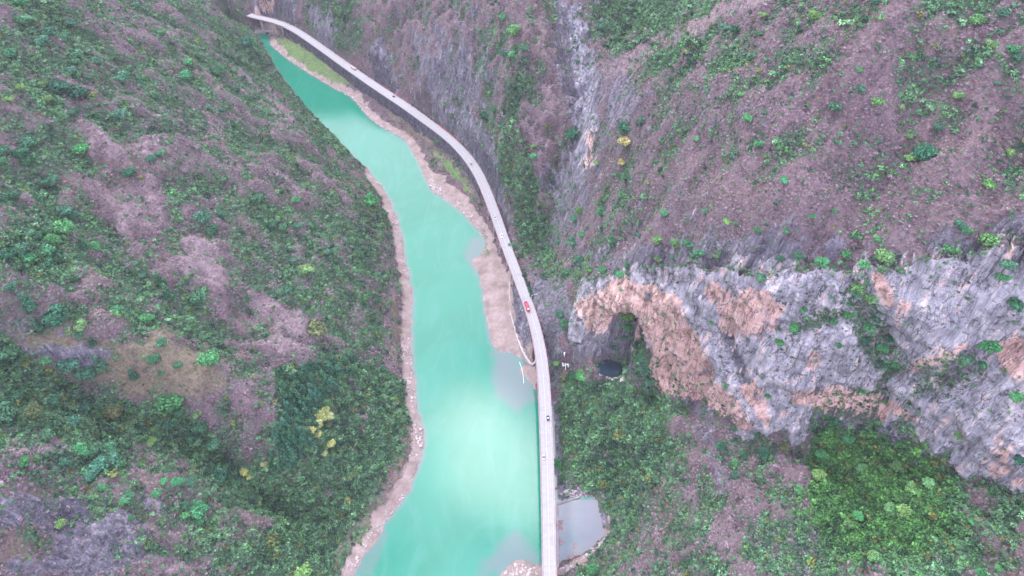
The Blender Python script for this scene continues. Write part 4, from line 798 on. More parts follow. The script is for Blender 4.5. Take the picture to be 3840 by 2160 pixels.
# ------------------------------------------------------------------ vegetation prototypes
def leaf_mesh(name, blobs, n, size, flat=.35, seed=0, up=.35, mat=None, thin=1.0):
    """leaf clumps spread over a few lobes: blobs = (centre, radii)"""
    g_ = np.random.default_rng(seed); vol = np.array([b[1][0] * b[1][1] for b in blobs]); which = g_.choice(len(blobs), n, p=vol / vol.sum())
    c = np.array([b[0] for b in blobs])[which]; rad = np.array([b[1] for b in blobs])[which]
    d = g_.normal(size=(n, 3)); d[:, 2] += up; d /= np.linalg.norm(d, axis=1)[:, None]; r = g_.uniform(.55, 1.05, n) ** .7
    p = c + d * rad * r[:, None]; nn = d + g_.normal(size=(n, 3)) * .55; nn[:, 2] += .3; nn /= np.linalg.norm(nn, axis=1)[:, None]
    a = np.cross(nn, g_.normal(size=(n, 3))); a /= np.linalg.norm(a, axis=1)[:, None]; b = np.cross(nn, a)
    s = size * g_.uniform(.6, 1.35, n)[:, None]; t2 = g_.uniform(.55, 1.0, n)[:, None] * thin
    q = np.stack([p - a * s - b * s * t2 * .3, p + b * s * -t2, p + a * s + b * s * .3 * t2, p + b * s * t2 + nn * s * .25], 1).reshape(-1, 3)
    me = bpy.data.meshes.new(name); F = np.arange(n * 4).reshape(n, 4); me.from_pydata(q.tolist(), [], F.tolist())
    at = me.attributes.new('leafshade', 'FLOAT', 'POINT'); lobe = g_.uniform(.78, 1.22, len(blobs))[which]; at.data.foreach_set('value', np.repeat(lobe * g_.uniform(.55, 1.5, n), 4).astype(np.float32))
    if mat: me.materials.append(mat)
    return me
def leaf_material(name, source, gain=1.0):
    m, t, b = newmat(name); g = G(t)
    if source == 'OBJECT': c = NN(t, 'ShaderNodeObjectInfo').outputs['Color']
    else:
        c = NN(t, 'ShaderNodeAttribute', attribute_name='tint', attribute_type='INSTANCER').outputs['Color']
    l = NN(t, 'ShaderNodeAttribute', attribute_name='leafshade').outputs['Fac']
    sc = NN(t, 'ShaderNodeVectorMath', operation='SCALE'); t.links.new(c, sc.inputs[0]); t.links.new(g.math('MULTIPLY', l, gain), sc.inputs['Scale'])
    t.links.new(sc.outputs[0], b.inputs['Base Color']); b.inputs['Roughness'].default_value = .8; b.inputs['Specular IOR Level'].default_value = .1
    return m
M_leafT = leaf_material('tree_leaves', 'OBJECT'); M_leafI = leaf_material('shrub_leaves', 'INSTANCER')
M_bark = simple('bark', (.10, .075, .065), .95, .05, 2, .3)
def rand_lobes(g_, R_, H_, n, zc):
    L = [((0, 0, zc), (R_ * .72, R_ * .72, H_ * .7))]
    for _ in range(n):
        a = g_.uniform(0, 2 * PI); q = g_.uniform(.35, .72) * R_; s = g_.uniform(.32, .52) * R_
        L.append(((math.cos(a) * q, math.sin(a) * q, zc + g_.uniform(-.35, .45) * H_), (s, s, s * .85)))
    return L
protos = bpy.data.collections.new('shrub_forms')
def proto(name, me): o = bpy.data.objects.new(name, me); protos.objects.link(o); return o
gg = np.random.default_rng(3)
NFORM = 9
for k in range(5): proto('a%d_leafy' % k, leaf_mesh('leafy_form', rand_lobes(gg, 1.0, .8, 4, .55), 78, .20, seed=10 + k, mat=M_leafI))
for k in range(4):                            # bare twiggy brush: thin sprays
    me = leaf_mesh('twiggy_form', rand_lobes(gg, 1.0, .8, 3, .5), 72, .24, seed=40 + k, mat=M_leafI, thin=.28); proto('b%d_twiggy' % k, me)

# ------------------------------------------------------------------ scatter of shrubs and brush
jyc = np.where((gy[:-1] > 95) & (gy[:-1] < 1240))[0]; jxc = np.where((gx[:-1] > -560) & (gx[:-1] < 560))[0]
def cellarr(A): return A[np.ix_(jyc, jxc)]
Pc = P[np.ix_(jyc, jxc)]; qx, qy, qd = project(Pc)
vis = (qx > -60) & (qx < 2640) & (qy > -60) & (qy < 1510) & (Pc[..., 2] < 440)
cw = (gx[jxc + 1] - gx[jxc])[None, :] * (gy[jyc + 1] - gy[jyc])[:, None]
dzx = (P[np.ix_(jyc, jxc + 1)][..., 2] - Pc[..., 2]) / (gx[jxc + 1] - gx[jxc])[None, :]; dzy = (P[np.ix_(jyc + 1, jxc)][..., 2] - Pc[..., 2]) / (gy[jyc + 1] - gy[jyc])[:, None]
slopeA = np.sqrt(1 + dzx ** 2 + dzy ** 2); facing = (dzy * -1)
okc = vis & ~cellarr(inW) & (cellarr(rd) > cellarr(rhalf) + 1.2) & (cellarr(bank) < .5)
bufd = cellarr(dS) > 1.5; okc &= bufd
lowl = polymask(qx, qy, [(curve_px + [(1380, 905), (1340, 720), (1300, 700)], 4, 1)], np.zeros_like(qx)) > .5
cliffband = (cellarr(cd) < 9) & (qx > 1400)
wgt = okc * cw * np.minimum(slopeA, 2.2) * np.clip(1.6 - cellarr(rock_) * 1.25, .1, 1.6) * np.where(lowl, .15, 1) * np.where(cellarr(pale_) > .5, .75, 1)
wgt *= np.clip((700 / qd) ** .6, .8, 1.6)
NSH = 290000
flat = rng.choice(wgt.size, NSH, p=(wgt / wgt.sum()).ravel()); ci, cj = np.unravel_index(flat, wgt.shape)
fu, fv = rng.random(NSH), rng.random(NSH)
ii, jj = jyc[ci], jxc[cj]
def bil(A): return (A[ii, jj] * (1 - fu) + A[ii, jj + 1] * fu) * (1 - fv) + (A[ii + 1, jj] * (1 - fu) + A[ii + 1, jj + 1] * fu) * fv
sx_ = bil(X); sy_ = bil(Y); sz_ = bil(Z); gden = bil(g_); rk_ = bil(rock_); pl_ = bil(pale_); md_ = bil(mead_)
SP = np.stack([sx_, sy_, sz_], 1); spx, spy, sdep = project(SP)
fo_ = polymask(spx, spy, FOREST, fbm(SP, 14, 4)); clump = fbm(SP, 13, 3) * .55 + fbm(SP + 80, 45, 3) * .35; u_ = rng.random(NSH)
gprob = np.clip((gden - .10) * 1.05 + clump * 1.05 - pl_ * .7 - md_ * .45 - rk_ * .15 + fo_ * .6, .07, .95)
isg = u_ < gprob
keepb = ~((md_ > .4) & (rng.random(NSH) < .75) & ~isg)
size = np.where(isg, rng.lognormal(-.10, .44, NSH) * (1 + .75 * fo_ * (rng.random(NSH) < .5)), rng.lognormal(-.34, .34, NSH)); size = np.clip(size * (1 - .35 * md_) * np.clip(.75 + gden * .5, .7, 1.25), .45, 3.6)
# tints
def lerp(a, b, t): return a + (b - a) * t
yel = polymask(spx, spy, [([(2030,1070),(2200,1080),(2330,1130),(2400,1250),(2440,1340),(2200,1420),(2050,1360),(2010,1200)], 50, 1), ([(2130,710),(2180,700),(2200,790),(2150,800)], 20, .8)], clump) * .9
tl = np.clip(.5 + rng.normal(size=NSH) * .38 + clump * .55, -.1, 1.5)[:, None]
gA, gB = np.array([.034, .075, .052]), np.array([.115, .245, .125]); yA, yB = np.array([.028, .080, .034]), np.array([.090, .255, .062])
tg_ = lerp(lerp(gA, gB, tl), lerp(yA, yB, tl), np.maximum(yel, (rng.random(NSH) < .22) * rng.uniform(.2, .8, NSH))[:, None])
ol = (rng.random(NSH) < .05)[:, None]; tg_ = tg_ * (1 - .22 * fo_[:, None]); tg_ = np.where(ol, lerp(np.array([.07, .085, .03]), np.array([.16, .19, .06]), rng.random(NSH)[:, None]), tg_)
tb = np.clip(rng.normal(size=NSH) * .26 + .42 + fbm(SP + 20, 30, 3) * .3, 0, 1.3)[:, None]
tb_ = lerp(np.array([.110, .082, .098]), np.array([.42, .325, .375]), tb); tb_ = lerp(tb_, np.array([.40, .315, .33]), (pl_ * rng.uniform(.3, 1, NSH))[:, None])
dry = sstep(.05, .6, fbm(SP + 33, 48, 3))[:, None] * .7; tb_ = tb_ * lerp(np.array([1., 1., 1.]), np.array([.98, 1.06, .78]), dry); tb_ = tb_ * (1 - .22 * sstep(.0, .6, fbm(SP + 63, 24, 3))[:, None]); rust = (rng.random(NSH) < .035)[:, None]; tb_ = np.where(rust, np.array([.20, .085, .085]), tb_)
tint = np.where(isg[:, None], tg_, tb_)
form = np.where(isg, rng.integers(0, 5, NSH), rng.integers(5, 9, NSH))
scl = np.stack([size * rng.uniform(.85, 1.2, NSH), size * rng.uniform(.85, 1.2, NSH), size * np.where(isg, rng.uniform(.75, 1.15, NSH), rng.uniform(.6, 1.15, NSH))], 1)
# some hold on the cliff too
def cliff_points(n):
    A = CP; gA_ = cgreen; rows = rng.integers(0, A.shape[0] - 1, n); cols = rng.integers(4, A.shape[1] - 1, n)
    p = A[rows, cols] + rng.uniform(-.6, .6, (n, 3)); k = rng.random(n) < np.clip(cgl[rows, cols] * 1.0 + (fbm(p, 9, 3) > .45) * .12 + .03 + .75 * (cols > 146), 0, 1)
    k &= ~archm[rows, cols]; return p[k]
cp_ = cliff_points(42000); nc = len(cp_); cpx2, cpy2, _ = project(cp_)
tlc = np.clip(.5 + rng.normal(size=nc) * .35, 0, 1.2)[:, None]; cyel = rng.random(nc)[:, None] * .5
cgn = rng.random(nc) < .72; ctint = np.where(cgn[:, None], lerp(lerp(gA, gB, tlc), lerp(yA, yB, tlc), cyel), lerp(np.array([.10, .08, .09]), np.array([.26, .21, .23]), tlc))
csz = np.clip(rng.lognormal(-.25, .45, nc), .35, 2.4)
def veg_object(name, label, pos, tint, form, scl, rotz):
    me = bpy.data.meshes.new(name); me.vertices.add(len(pos)); me.vertices.foreach_set('co', pos.astype(np.float32).ravel())
    a = me.attributes.new('tint', 'FLOAT_COLOR', 'POINT'); a.data.foreach_set('color', np.c_[tint, np.ones(len(pos))].astype(np.float32).ravel())
    a = me.attributes.new('form', 'INT', 'POINT'); a.data.foreach_set('value', form.astype(np.int32))
    a = me.attributes.new('size', 'FLOAT_VECTOR', 'POINT'); a.data.foreach_set('vector', scl.astype(np.float32).ravel())
    a = me.attributes.new('turn', 'FLOAT_VECTOR', 'POINT'); r = np.zeros((len(pos), 3), np.float32); r[:, 2] = rotz; r[:, :2] = rng.normal(size=(len(pos), 2)) * .15; a.data.foreach_set('vector', r.ravel())
    o = bpy.data.objects.new(name, me); C.objects.link(o); o['kind'] = 'stuff'; o['label'] = label; o['category'] = name.replace('_', ' ')
    ng = bpy.data.node_groups.new(name + '_scatter', 'GeometryNodeTree'); ng.interface.new_socket('Geometry', in_out='INPUT', socket_type='NodeSocketGeometry'); ng.interface.new_socket('Geometry', in_out='OUTPUT', socket_type='NodeSocketGeometry')
    gi = ng.nodes.new('NodeGroupInput'); go = ng.nodes.new('NodeGroupOutput'); iop = ng.nodes.new('GeometryNodeInstanceOnPoints'); ci_ = ng.nodes.new('GeometryNodeCollectionInfo'); mtp = ng.nodes.new('GeometryNodeMeshToPoints')
    ci_.inputs['Collection'].default_value = protos; ci_.inputs['Separate Children'].default_value = True; ci_.inputs['Reset Children'].default_value = True
    def na(nm, ty): n = ng.nodes.new('GeometryNodeInputNamedAttribute'); n.data_type = ty; n.inputs['Name'].default_value = nm; return n.outputs['Attribute']
    lk = ng.links.new; lk(gi.outputs[0], mtp.inputs['Mesh']); lk(mtp.outputs[0], iop.inputs['Points']); lk(ci_.outputs[0], iop.inputs['Instance']); iop.inputs['Pick Instance'].default_value = True
    lk(na('form', 'INT'), iop.inputs['Instance Index']); lk(na('size', 'FLOAT_VECTOR'), iop.inputs['Scale'])
    e2r = ng.nodes.new('FunctionNodeEulerToRotation'); lk(na('turn', 'FLOAT_VECTOR'), e2r.inputs[0]); lk(e2r.outputs[0], iop.inputs['Rotation']); lk(iop.outputs[0], go.inputs[0])
    md = o.modifiers.new('scatter', 'NODES'); md.node_group = ng; return o
SP[:, 2] -= size * .12
def sel(m): return SP[m], tint[m], form[m], scl[m], rng.uniform(0, 6.28, int(m.sum()))
veg_object('green_shrubs', 'dense green shrubs covering the valley slopes', *sel(isg & keepb))
veg_object('bare_brush', 'leafless mauve brown brush covering the valley slopes', *sel(~isg & keepb))
veg_object('cliff_shrubs', 'small shrubs growing in cracks of the grey and pink cliff', cp_, ctint, np.where(cgn, rng.integers(0, 5, nc), rng.integers(5, 9, nc)), np.stack([csz, csz, csz * .9], 1), rng.uniform(0, 6.28, nc))

# ------------------------------------------------------------------ single trees
def trunk_mesh(g_, h, r, spread):
    b_ = MB(); b_.tube([(0, 0, -1.2), (0, 0, h * .5), (g_.uniform(-.2, .2), g_.uniform(-.2, .2), h)], r, 6, r * .45)
    for k in range(4):
        a = k * 1.57 + g_.uniform(-.4, .4); b_.tube([(0, 0, h * .5), (math.cos(a) * spread * .4, math.sin(a) * spread * .4, h * .8), (math.cos(a) * spread * .7, math.sin(a) * spread * .7, h * 1.15)], r * .45, 5, r * .15)
    me = bpy.data.meshes.new('trunk'); me.from_pydata([tuple(v) for v in b_.v], [], b_.f); me.materials.append(M_bark); return me
round_c = [leaf_mesh('round_crown', rand_lobes(gg, 3.0, 2.3, 9, 3.2), 900, .32, seed=100 + k, mat=M_leafT) for k in range(5)]
round_t = [trunk_mesh(gg, 3.0, .28, 2.2) for k in range(3)]
def cone_lobes(g_):
    L = []
    for k in range(7): z = 1.2 + k * 1.05; r = 1.9 * (1 - k / 7.6); L.append(((g_.uniform(-.2, .2), g_.uniform(-.2, .2), z), (r, r, .75)))
    return L
cone_c = [leaf_mesh('conifer_crown', cone_lobes(gg), 620, .27, seed=200 + k, mat=M_leafT) for k in range(3)]
cone_t = [trunk_mesh(gg, 4.5, .2, .6)]
KIND = {'d': ('dark green', (.030, .10, .056), round_c, round_t), 'g': ('mid green', (.050, .140, .080), round_c, round_t), 'b': ('bright green', (.055, .195, .078), round_c, round_t), 'l': ('yellowish green', (.105, .215, .075), round_c, round_t),
        'y': ('yellow', (.30, .31, .12), round_c, round_t), 'o': ('olive brown', (.095, .12, .055), round_c, round_t), 'c': ('dark green', (.036, .105, .062), cone_c, cone_t)}
def zone(px, py):
    if px < 1060:
        if 40 < px < 560 and 840 < py < 1010: return 'on the bare left meadow'
        if py > 1200: return 'by the lower left rocks' if px < 450 else 'on the low left riverside slope'
        if py > 1010 or (py > 900 and px < 300): return 'in the left wooded gully'
        if px < 260 and py > 500: return 'on the far left middle slope'
        if px < 260: return 'on the upper far left slope'
        if py < 420: return 'on the upper left slope'
        return 'on the middle left slope'
    if px < 1560 and py < 700: return 'in the ravine behind the road'
    if py < 330: return 'high on the mauve right hillside'
    if py < 600: return 'on the mauve slope above the cliff'
    if py < 720: return 'along the brow of the grey cliff'
    if px < 1470: return 'beside the rocks at the viaduct'
    if px < 1680 and py < 1060: return 'in the hollow under the arch'
    if 2100 < px < 2330 and py < 1000: return 'in the green cleft of the cliff'
    if py < 1060: return 'growing on the cliff ledges'
    return 'on the shady slope below the cliff'
COUNT = {}; treeobjs = []
def tree(px, py, r, k, label=None, group=None, name=None):
    """px, py: centre of the crown in the photograph; r its radius there in pixels"""
    h = hit(px, py + r * .55)
    if h is None: return
    dep = project(np.array(h[0]))[2]; R_ = r * 1.22 * PK * dep / FPX; nm, col, cs, ts = KIND[k]
    con = k == 'c'; s = R_ / (3.0 if not con else 2.0)
    root = empty(name or ('conifer_tree' if con else 'flowering_tree' if k == 'y' else 'broadleaf_tree'), (h[0].x, h[0].y, h[0].z - .3), random.uniform(0, 6.28))
    z = zone(px, py); sz = 'large' if r >= 17 else 'small' if r < 11 else 'medium'
    base = '%s %s %s %s' % (sz, nm, 'conifer tree' if con else 'tree', z)
    tag(root, label or base, 'tree', group or None)
    if not label and not group: root['group'] = 'trees ' + z; root['_base'] = base
    sc_ = (s * random.uniform(.92, 1.08), s * random.uniform(.92, 1.08), s * random.uniform(.85, 1.05) * (.8 if r < 12 else .9 if not con else 1.0))
    c = bpy.data.objects.new('crown', random.choice(cs)); C.objects.link(c); c.parent = root; c.scale = sc_; f = random.uniform(.8, 1.25); c.color = (col[0] * f * random.uniform(.85, 1.15), col[1] * f, col[2] * f * random.uniform(.85, 1.15), 1)
    t_ = bpy.data.objects.new('trunk', random.choice(ts)); C.objects.link(t_); t_.parent = root; t_.scale = sc_
    treeobjs.append(root); return root
def crop(i, j, L, ra=None):
    for q in L: tree(q[0] / 3 + 858.7 * i, q[1] / 3 + 483 * j, q[2] / 3, q[3])
tree(160, 228, 23, 'd', 'large dark green tree, left one of the touching pair on the upper left slope'); tree(207, 240, 24, 'd', 'large dark green tree, right one of the touching pair on the upper left slope')
tree(437, 1016, 28, 'b', 'largest bright green tree at the upper rim of the wooded gully'); tree(535, 904, 24, 'b', 'round bright green tree alone at the right end of the bare meadow'); tree(155, 798, 28, 'd', 'large dense green tree above the left end of the bare meadow')
tree(2217, 652, 24, 'l', 'big light green tree rooted on the brow of the cliff'); tree(2475, 612, 25, 'l', 'light yellow green tree near the right end of the cliff brow'); tree(1402, 1166, 13, 'b', 'round green tree touching the right edge of the lower viaduct'); tree(1488, 1433, 15, 'b', 'bright green tree near the pond at the bottom edge'); tree(2310, 394, 26, 'd', 'dark green tree cluster lone on the right hillside'); tree(2285, 398, 11, 'l', 'light green bush touching the lone dark tree on the right hillside')
tree(1571, 362, 15, 'y', 'yellow flowering tree beside the ravine, the upper of two'); tree(1564, 410, 11, 'y', 'yellow flowering tree beside the ravine, the lower of two'); tree(806, 830, 24, 'o', 'olive brown tree right of the pale grass patch'); tree(1575, 795, 15, 'l', 'light green tree in the apex of the pink arch'); tree(1578, 822, 13, 'b', 'bright green tree just under the arch apex tree'); tree(2477, 873, 22, 'b', 'bright green tree under the overhang at the far right of the cliff'); tree(2093, 1062, 16, 'd', 'dark tree at the foot of the cliff above the green wood')
for x_, y_, r_, k_ in ((1589,846,12,'g'),(1600,872,12,'d'),(1611,900,13,'g'),(1622,932,13,'d'),(1566,846,10,'d'),(1634,962,12,'g'),(1545,872,9,'d')): tree(x_, y_, r_, k_)
crop(0, 0, [(95,425,45,'g'),(600,440,50,'g'),(590,475,35,'g'),(690,585,28,'g'),(755,480,40,'g'),(860,455,38,'g'),(990,545,40,'g'),(555,550,45,'g'),(865,535,30,'g'),(945,595,48,'g'),(1660,560,50,'g'),(1885,340,50,'d'),(1435,480,36,'b'),(1580,815,25,'g'),(1680,835,24,'g'),(1185,740,28,'g'),(640,1145,50,'b'),(985,1315,50,'d'),(1160,1215,38,'g'),(1220,1160,32,'b'),(240,1090,55,'g'),(175,1170,52,'d'),(255,1210,52,'d'),(45,1150,50,'d'),(20,1225,42,'b'),(390,1380,56,'g'),(1690,1355,26,'b'),(915,880,55,'g'),(1415,580,40,'b'),(340,320,45,'g'),(380,270,45,'g'),(210,170,55,'g'),(180,40,60,'b'),(500,300,40,'g'),(540,195,36,'g'),(1040,60,40,'g'),(90,770,40,'l'),(340,650,36,'l'),(175,680,36,'l'),(370,760,40,'l'),(580,860,44,'g'),(1060,620,34,'g'),(1500,430,28,'g'),(1230,250,30,'b')])
crop(0, 1, [(45,60,50,'d'),(120,40,42,'g'),(310,50,50,'g'),(510,150,50,'g'),(570,185,36,'g'),(1540,205,52,'g'),(1945,60,46,'g'),(1670,165,28,'g'),(500,290,62,'b'),(380,290,46,'g'),(220,320,46,'g'),(420,360,48,'b'),(300,340,44,'g'),(95,490,60,'d'),(185,440,56,'g'),(245,510,60,'b'),(385,455,52,'b'),(390,545,48,'g'),(445,510,40,'g'),(735,415,42,'b'),(1515,810,60,'g'),(900,895,42,'b'),(965,915,34,'g'),(1120,955,46,'b'),(630,1015,42,'l'),(615,1080,34,'g'),(1240,1140,38,'g'),(1180,1270,44,'g'),(1355,1300,32,'g'),(365,1270,40,'b'),(1530,1110,32,'g'),(555,1310,66,'g'),(680,1370,72,'g'),(120,1200,70,'g'),(2060,640,22,'g'),(2140,280,34,'g'),(2060,255,36,'g'),(2250,260,30,'g'),(2240,60,32,'g'),(2220,520,22,'g'),(2470,450,32,'g'),(2165,745,40,'g'),(1090,630,34,'g'),(2320,590,46,'l'),(1620,290,44,'g'),(100,720,40,'g'),(1220,1370,24,'g'),(880,1245,16,'b'),
   (640,415,34,'c'),(1230,690,40,'c'),(1290,790,42,'c'),(240,860,44,'c'),(320,1030,36,'c'),(710,1140,32,'c'),(780,1320,44,'c'),(1020,1390,34,'c')])
crop(0, 2, [(1370,210,45,'g'),(80,240,85,'g'),(300,210,62,'o'),(870,215,66,'o'),(1290,310,44,'d'),(1500,225,34,'l'),(1520,310,56,'g'),(1460,385,44,'d'),(1620,455,56,'g'),(385,380,50,'g'),(640,490,50,'b'),(700,515,50,'g'),(850,500,56,'g'),(870,560,50,'g'),(790,600,56,'g'),(900,590,46,'g'),(720,655,56,'g'),(205,590,42,'b'),(1670,690,64,'g'),(1345,735,46,'b'),(1240,730,32,'b'),(1450,740,38,'g'),(1190,815,34,'b'),(780,780,30,'b'),(980,850,42,'g'),(930,885,32,'b'),(1395,910,30,'g'),(1400,990,34,'b'),(1510,1040,34,'b'),(1520,950,62,'b'),(1000,1010,30,'g'),(475,1050,42,'l'),(1690,890,30,'g'),(1790,740,34,'g'),(1565,830,32,'g'),(2290,1410,60,'l'),(1850,660,36,'y'),(1895,690,30,'y'),(2000,600,28,'y'),(2460,200,30,'y'),(2430,240,44,'y'),(2500,240,32,'y'),(2410,310,40,'y'),(2360,345,26,'y'),(2400,380,30,'y'),(2280,750,14,'y'),(2500,450,36,'y'),(2450,520,26,'y'),(1150,440,36,'l'),(1160,340,34,'l'),(500,600,40,'g'),(420,120,46,'g'),(640,190,50,'g'),(560,290,52,'g'),(140,110,56,'g'),(2060,710,20,'g'),(2350,860,28,'l')])
crop(1, 0, [(1155,830,28,'b'),(1300,255,46,'l'),(1950,215,30,'g'),(2180,350,26,'b'),(2130,985,50,'d'),(1740,1040,50,'d'),(2140,1350,40,'g'),(1450,1110,26,'l'),(1255,1360,30,'b'),(2270,910,30,'g'),(1780,470,20,'g'),(1300,430,36,'b'),(1220,150,40,'g'),(1240,420,36,'g'),(1380,380,30,'g'),(1040,235,18,'b'),(1440,180,20,'b'),(1450,1185,28,'b'),(1900,890,20,'l'),(1925,1230,24,'l'),(200,665,16,'l'),(570,930,24,'l'),(735,1065,26,'l'),(1090,895,40,'d')])
crop(1, 1, [(240,75,60,'b'),(2430,165,34,'b'),(1960,165,44,'g'),(1800,150,38,'l'),(1760,210,32,'b'),(1810,325,32,'b'),(1640,375,30,'g'),(1745,385,40,'g'),(2040,370,40,'g'),(2380,375,36,'l'),(2520,400,44,'l'),(1710,620,44,'g'),(1870,585,36,'l'),(1970,595,34,'g'),(2095,625,34,'b'),(1800,520,36,'g'),(2155,560,30,'g'),(2390,510,32,'l'),(2250,330,26,'g'),(1820,1395,50,'b'),(1565,1305,14,'l'),(2190,960,28,'d'),(2240,1140,34,'d'),(1650,930,38,'g'),(1690,1010,42,'g'),(1280,400,22,'b'),(1620,1290,24,'l'),(1760,1390,36,'d'),(2230,1270,30,'g'),(2500,490,26,'g')])
crop(2, 0, [(985,135,46,'l'),(1370,155,34,'d'),(600,120,30,'l'),(195,110,24,'g'),(330,530,24,'l'),(235,565,16,'b'),(870,480,34,'g'),(1330,535,26,'b'),(1455,790,40,'l'),(1140,820,46,'g'),(1330,690,36,'g'),(480,905,38,'b'),(610,850,28,'b'),(565,1095,36,'b'),(100,1055,26,'b'),(790,1150,22,'b'),(1480,1065,22,'g'),(1150,1070,24,'g'),(2070,730,36,'l'),(2315,350,48,'l'),(2480,385,40,'b'),(2500,440,38,'g'),(2230,500,30,'g'),(2300,1400,44,'l'),(2450,1150,34,'l'),(390,235,38,'d'),(310,215,38,'g'),(760,1370,36,'b'),(1920,965,34,'g'),(1700,1030,28,'l'),(1450,1320,20,'l'),(2430,1300,22,'g'),(580,255,28,'g'),(2365,630,22,'g'),(1640,810,22,'l'),(1430,30,40,'g'),(2200,170,50,'l'),(2400,120,46,'g')])
crop(2, 1, [(165,145,26,'b'),(970,185,24,'b'),(1140,150,24,'g'),(1215,480,38,'b'),(1030,530,46,'b'),(865,490,40,'g'),(725,505,34,'g'),(1350,555,36,'b'),(1995,440,38,'b'),(2420,560,56,'g'),(2390,650,46,'b'),(1300,730,48,'l'),(1400,800,50,'l'),(905,890,26,'b'),(830,1035,38,'b'),(720,1140,36,'b'),(590,650,32,'b'),(1640,600,30,'b'),(115,470,40,'g'),(45,400,46,'g'),(250,480,32,'l'),(780,290,28,'g'),(1240,930,44,'b'),(1380,1030,48,'b'),(1350,1120,44,'g'),(1490,1180,46,'b'),(1440,950,44,'d'),(1310,780,36,'g'),(2490,860,56,'d'),(2120,300,40,'g'),(2080,250,40,'g'),(1290,340,28,'d'),(1465,355,20,'b'),(560,290,32,'g'),(330,225,32,'l'),(400,240,18,'b'),(1560,1100,44,'d'),(1580,1290,44,'b'),(1500,1300,40,'d'),(1130,980,36,'g'),(1180,1150,36,'g'),(2110,1270,40,'g'),(2250,1300,46,'b'),(2140,800,22,'g'),(215,985,20,'b')])
crop(2, 2, [(400,335,24,'b'),(275,470,36,'d'),(600,520,44,'d'),(390,590,28,'b'),(395,690,26,'d'),(870,790,34,'b'),(1240,1060,34,'l'),(2225,1420,36,'b'),(2375,1390,34,'b'),(2170,1030,30,'b'),(660,1370,26,'g'),(680,795,20,'l'),(635,80,28,'b'),(325,12,26,'b'),(2080,390,36,'l'),(2500,100,46,'b'),(1030,530,50,'b'),(750,470,38,'o'),(1410,1290,42,'l'),(2530,560,56,'d'),(1360,45,28,'b'),(450,530,30,'d'),(555,370,30,'d'),(1180,680,0,'l'),(1010,690,50,'l'),(1660,960,56,'l'),(1560,950,50,'l'),(1830,1340,40,'g'),(1720,780,48,'l'),(1230,420,40,'b'),(1340,640,40,'l'),(1610,620,46,'l'),(2300,1000,50,'o')][:23] + [(1010,690,50,'l'),(1660,960,56,'l'),(1560,950,50,'l'),(1720,780,48,'l'),(1230,420,40,'b'),(1340,640,40,'l'),(1610,620,46,'l'),(1840,750,44,'l'),(1300,990,44,'b')])
# the dense conifer grove by the yellow trees
gpoly = [(700, 940), (760, 925), (830, 905), (905, 890), (910, 915), (850, 960), (810, 1010), (800, 1090), (770, 1150), (730, 1195), (690, 1170), (680, 1110), (712, 1040), (705, 985)]
k = 0; tries = 0; placed = []
while k < 58 and tries < 3000:
    tries += 1; x = random.uniform(680, 910); y = random.uniform(890, 1200)
    if not bool(inside(np.array([x]), np.array([y]), gpoly)[0]) or any((x - a) ** 2 + (y - b) ** 2 < 250 for a, b in placed): continue
    placed.append((x, y)); k += 1
    r_ = tree(x, y, random.uniform(9, 13), 'c', 'dark conifer crowded in the dense grove beside the yellow flowering trees', 'conifers of the dense grove')
# single out what can be told apart: the label is shared only inside a zone where size and tone are alike
ORD = 'leftmost second third fourth fifth sixth seventh eighth ninth tenth eleventh twelfth thirteenth fourteenth fifteenth'.split()
sets = {}
for r_ in treeobjs:
    if '_base' in r_: sets.setdefault(r_['_base'], []).append(r_); del r_['_base']
for b0, L in sets.items():
    L.sort(key=lambda o: project(np.array(o.location))[0])
    if len(L) > 1:
        for k, o in enumerate(L):
            i = b0.index('tree') + 4; o['label'] = b0[:i] + (', %s of %d such' % (ORD[k], len(L)) if k == 0 else ', %s from left' % (ORD[k] if k < 15 else '%dth' % (k + 1))) + b0[i:]
# ------------------------------------------------------------------ bushes along the road
bush_c = [leaf_mesh('bush_crown', rand_lobes(gg, 1.4, 1.0, 5, 1.0), 240, .20, seed=300 + k, mat=M_leafT) for k in range(3)]
def bush(p, s, col, name, label, group):
    r = empty(name, p, random.uniform(0, 6.28)); tag(r, label, 'bush', group); c = bpy.data.objects.new('foliage', random.choice(bush_c)); C.objects.link(c); c.parent = r
    c.scale = (s, s, s * .9); f = random.uniform(.8, 1.2); c.color = (col[0] * f, col[1] * f, col[2] * f, 1)
def row(p0, p1, n, col, name, label, group, s=(1.0, 1.5)):
    a = st(p0[0] * K1, p0[1] * K1); b = st(p1[0] * K1, p1[1] * K1); a, b = min(a, b), max(a, b)
    for k in range(n):
        i = int(a + (b - a) * (k + .5) / n); o = half[i] + 1.6 + random.uniform(-.2, .9); p = mid[i] + nrm[i] * o; bush((p[0], p[1], ROADZ - .6), random.uniform(*s), col, name, label.replace('bush ', 'bush, %s from the left, ' % ORD[k].replace('leftmost', 'first') if k < 15 else 'bush, last on the right, ', 1), group)
RED = (.36, .06, .07); TEAL = (.012, .055, .045)
row((1283, 216), (1324, 240), 6, RED, 'red_bush', 'red bush by the far cargo truck', 'red bushes by the cargo truck')
row((1408, 300), (1462, 338), 7, RED, 'red_bush', 'red bush left of the far black car', 'red bushes by the black car'); row((1483, 350), (1496, 360), 2, RED, 'red_bush', 'red bush just past the black car', 'red bushes past the black car')
row((1520, 376), (1545, 396), 4, RED, 'red_bush', 'red bush in the short clump before the bend', 'red bushes before the bend'); row((1648, 462), (1738, 540), 14, RED, 'red_bush', 'red bush in the longest row at the bend', 'red bushes at the bend', (1.1, 1.6)); row((1756, 552), (1768, 572), 2, RED, 'red_bush', 'red bush at the lower end of the bend', 'red bushes below the bend')
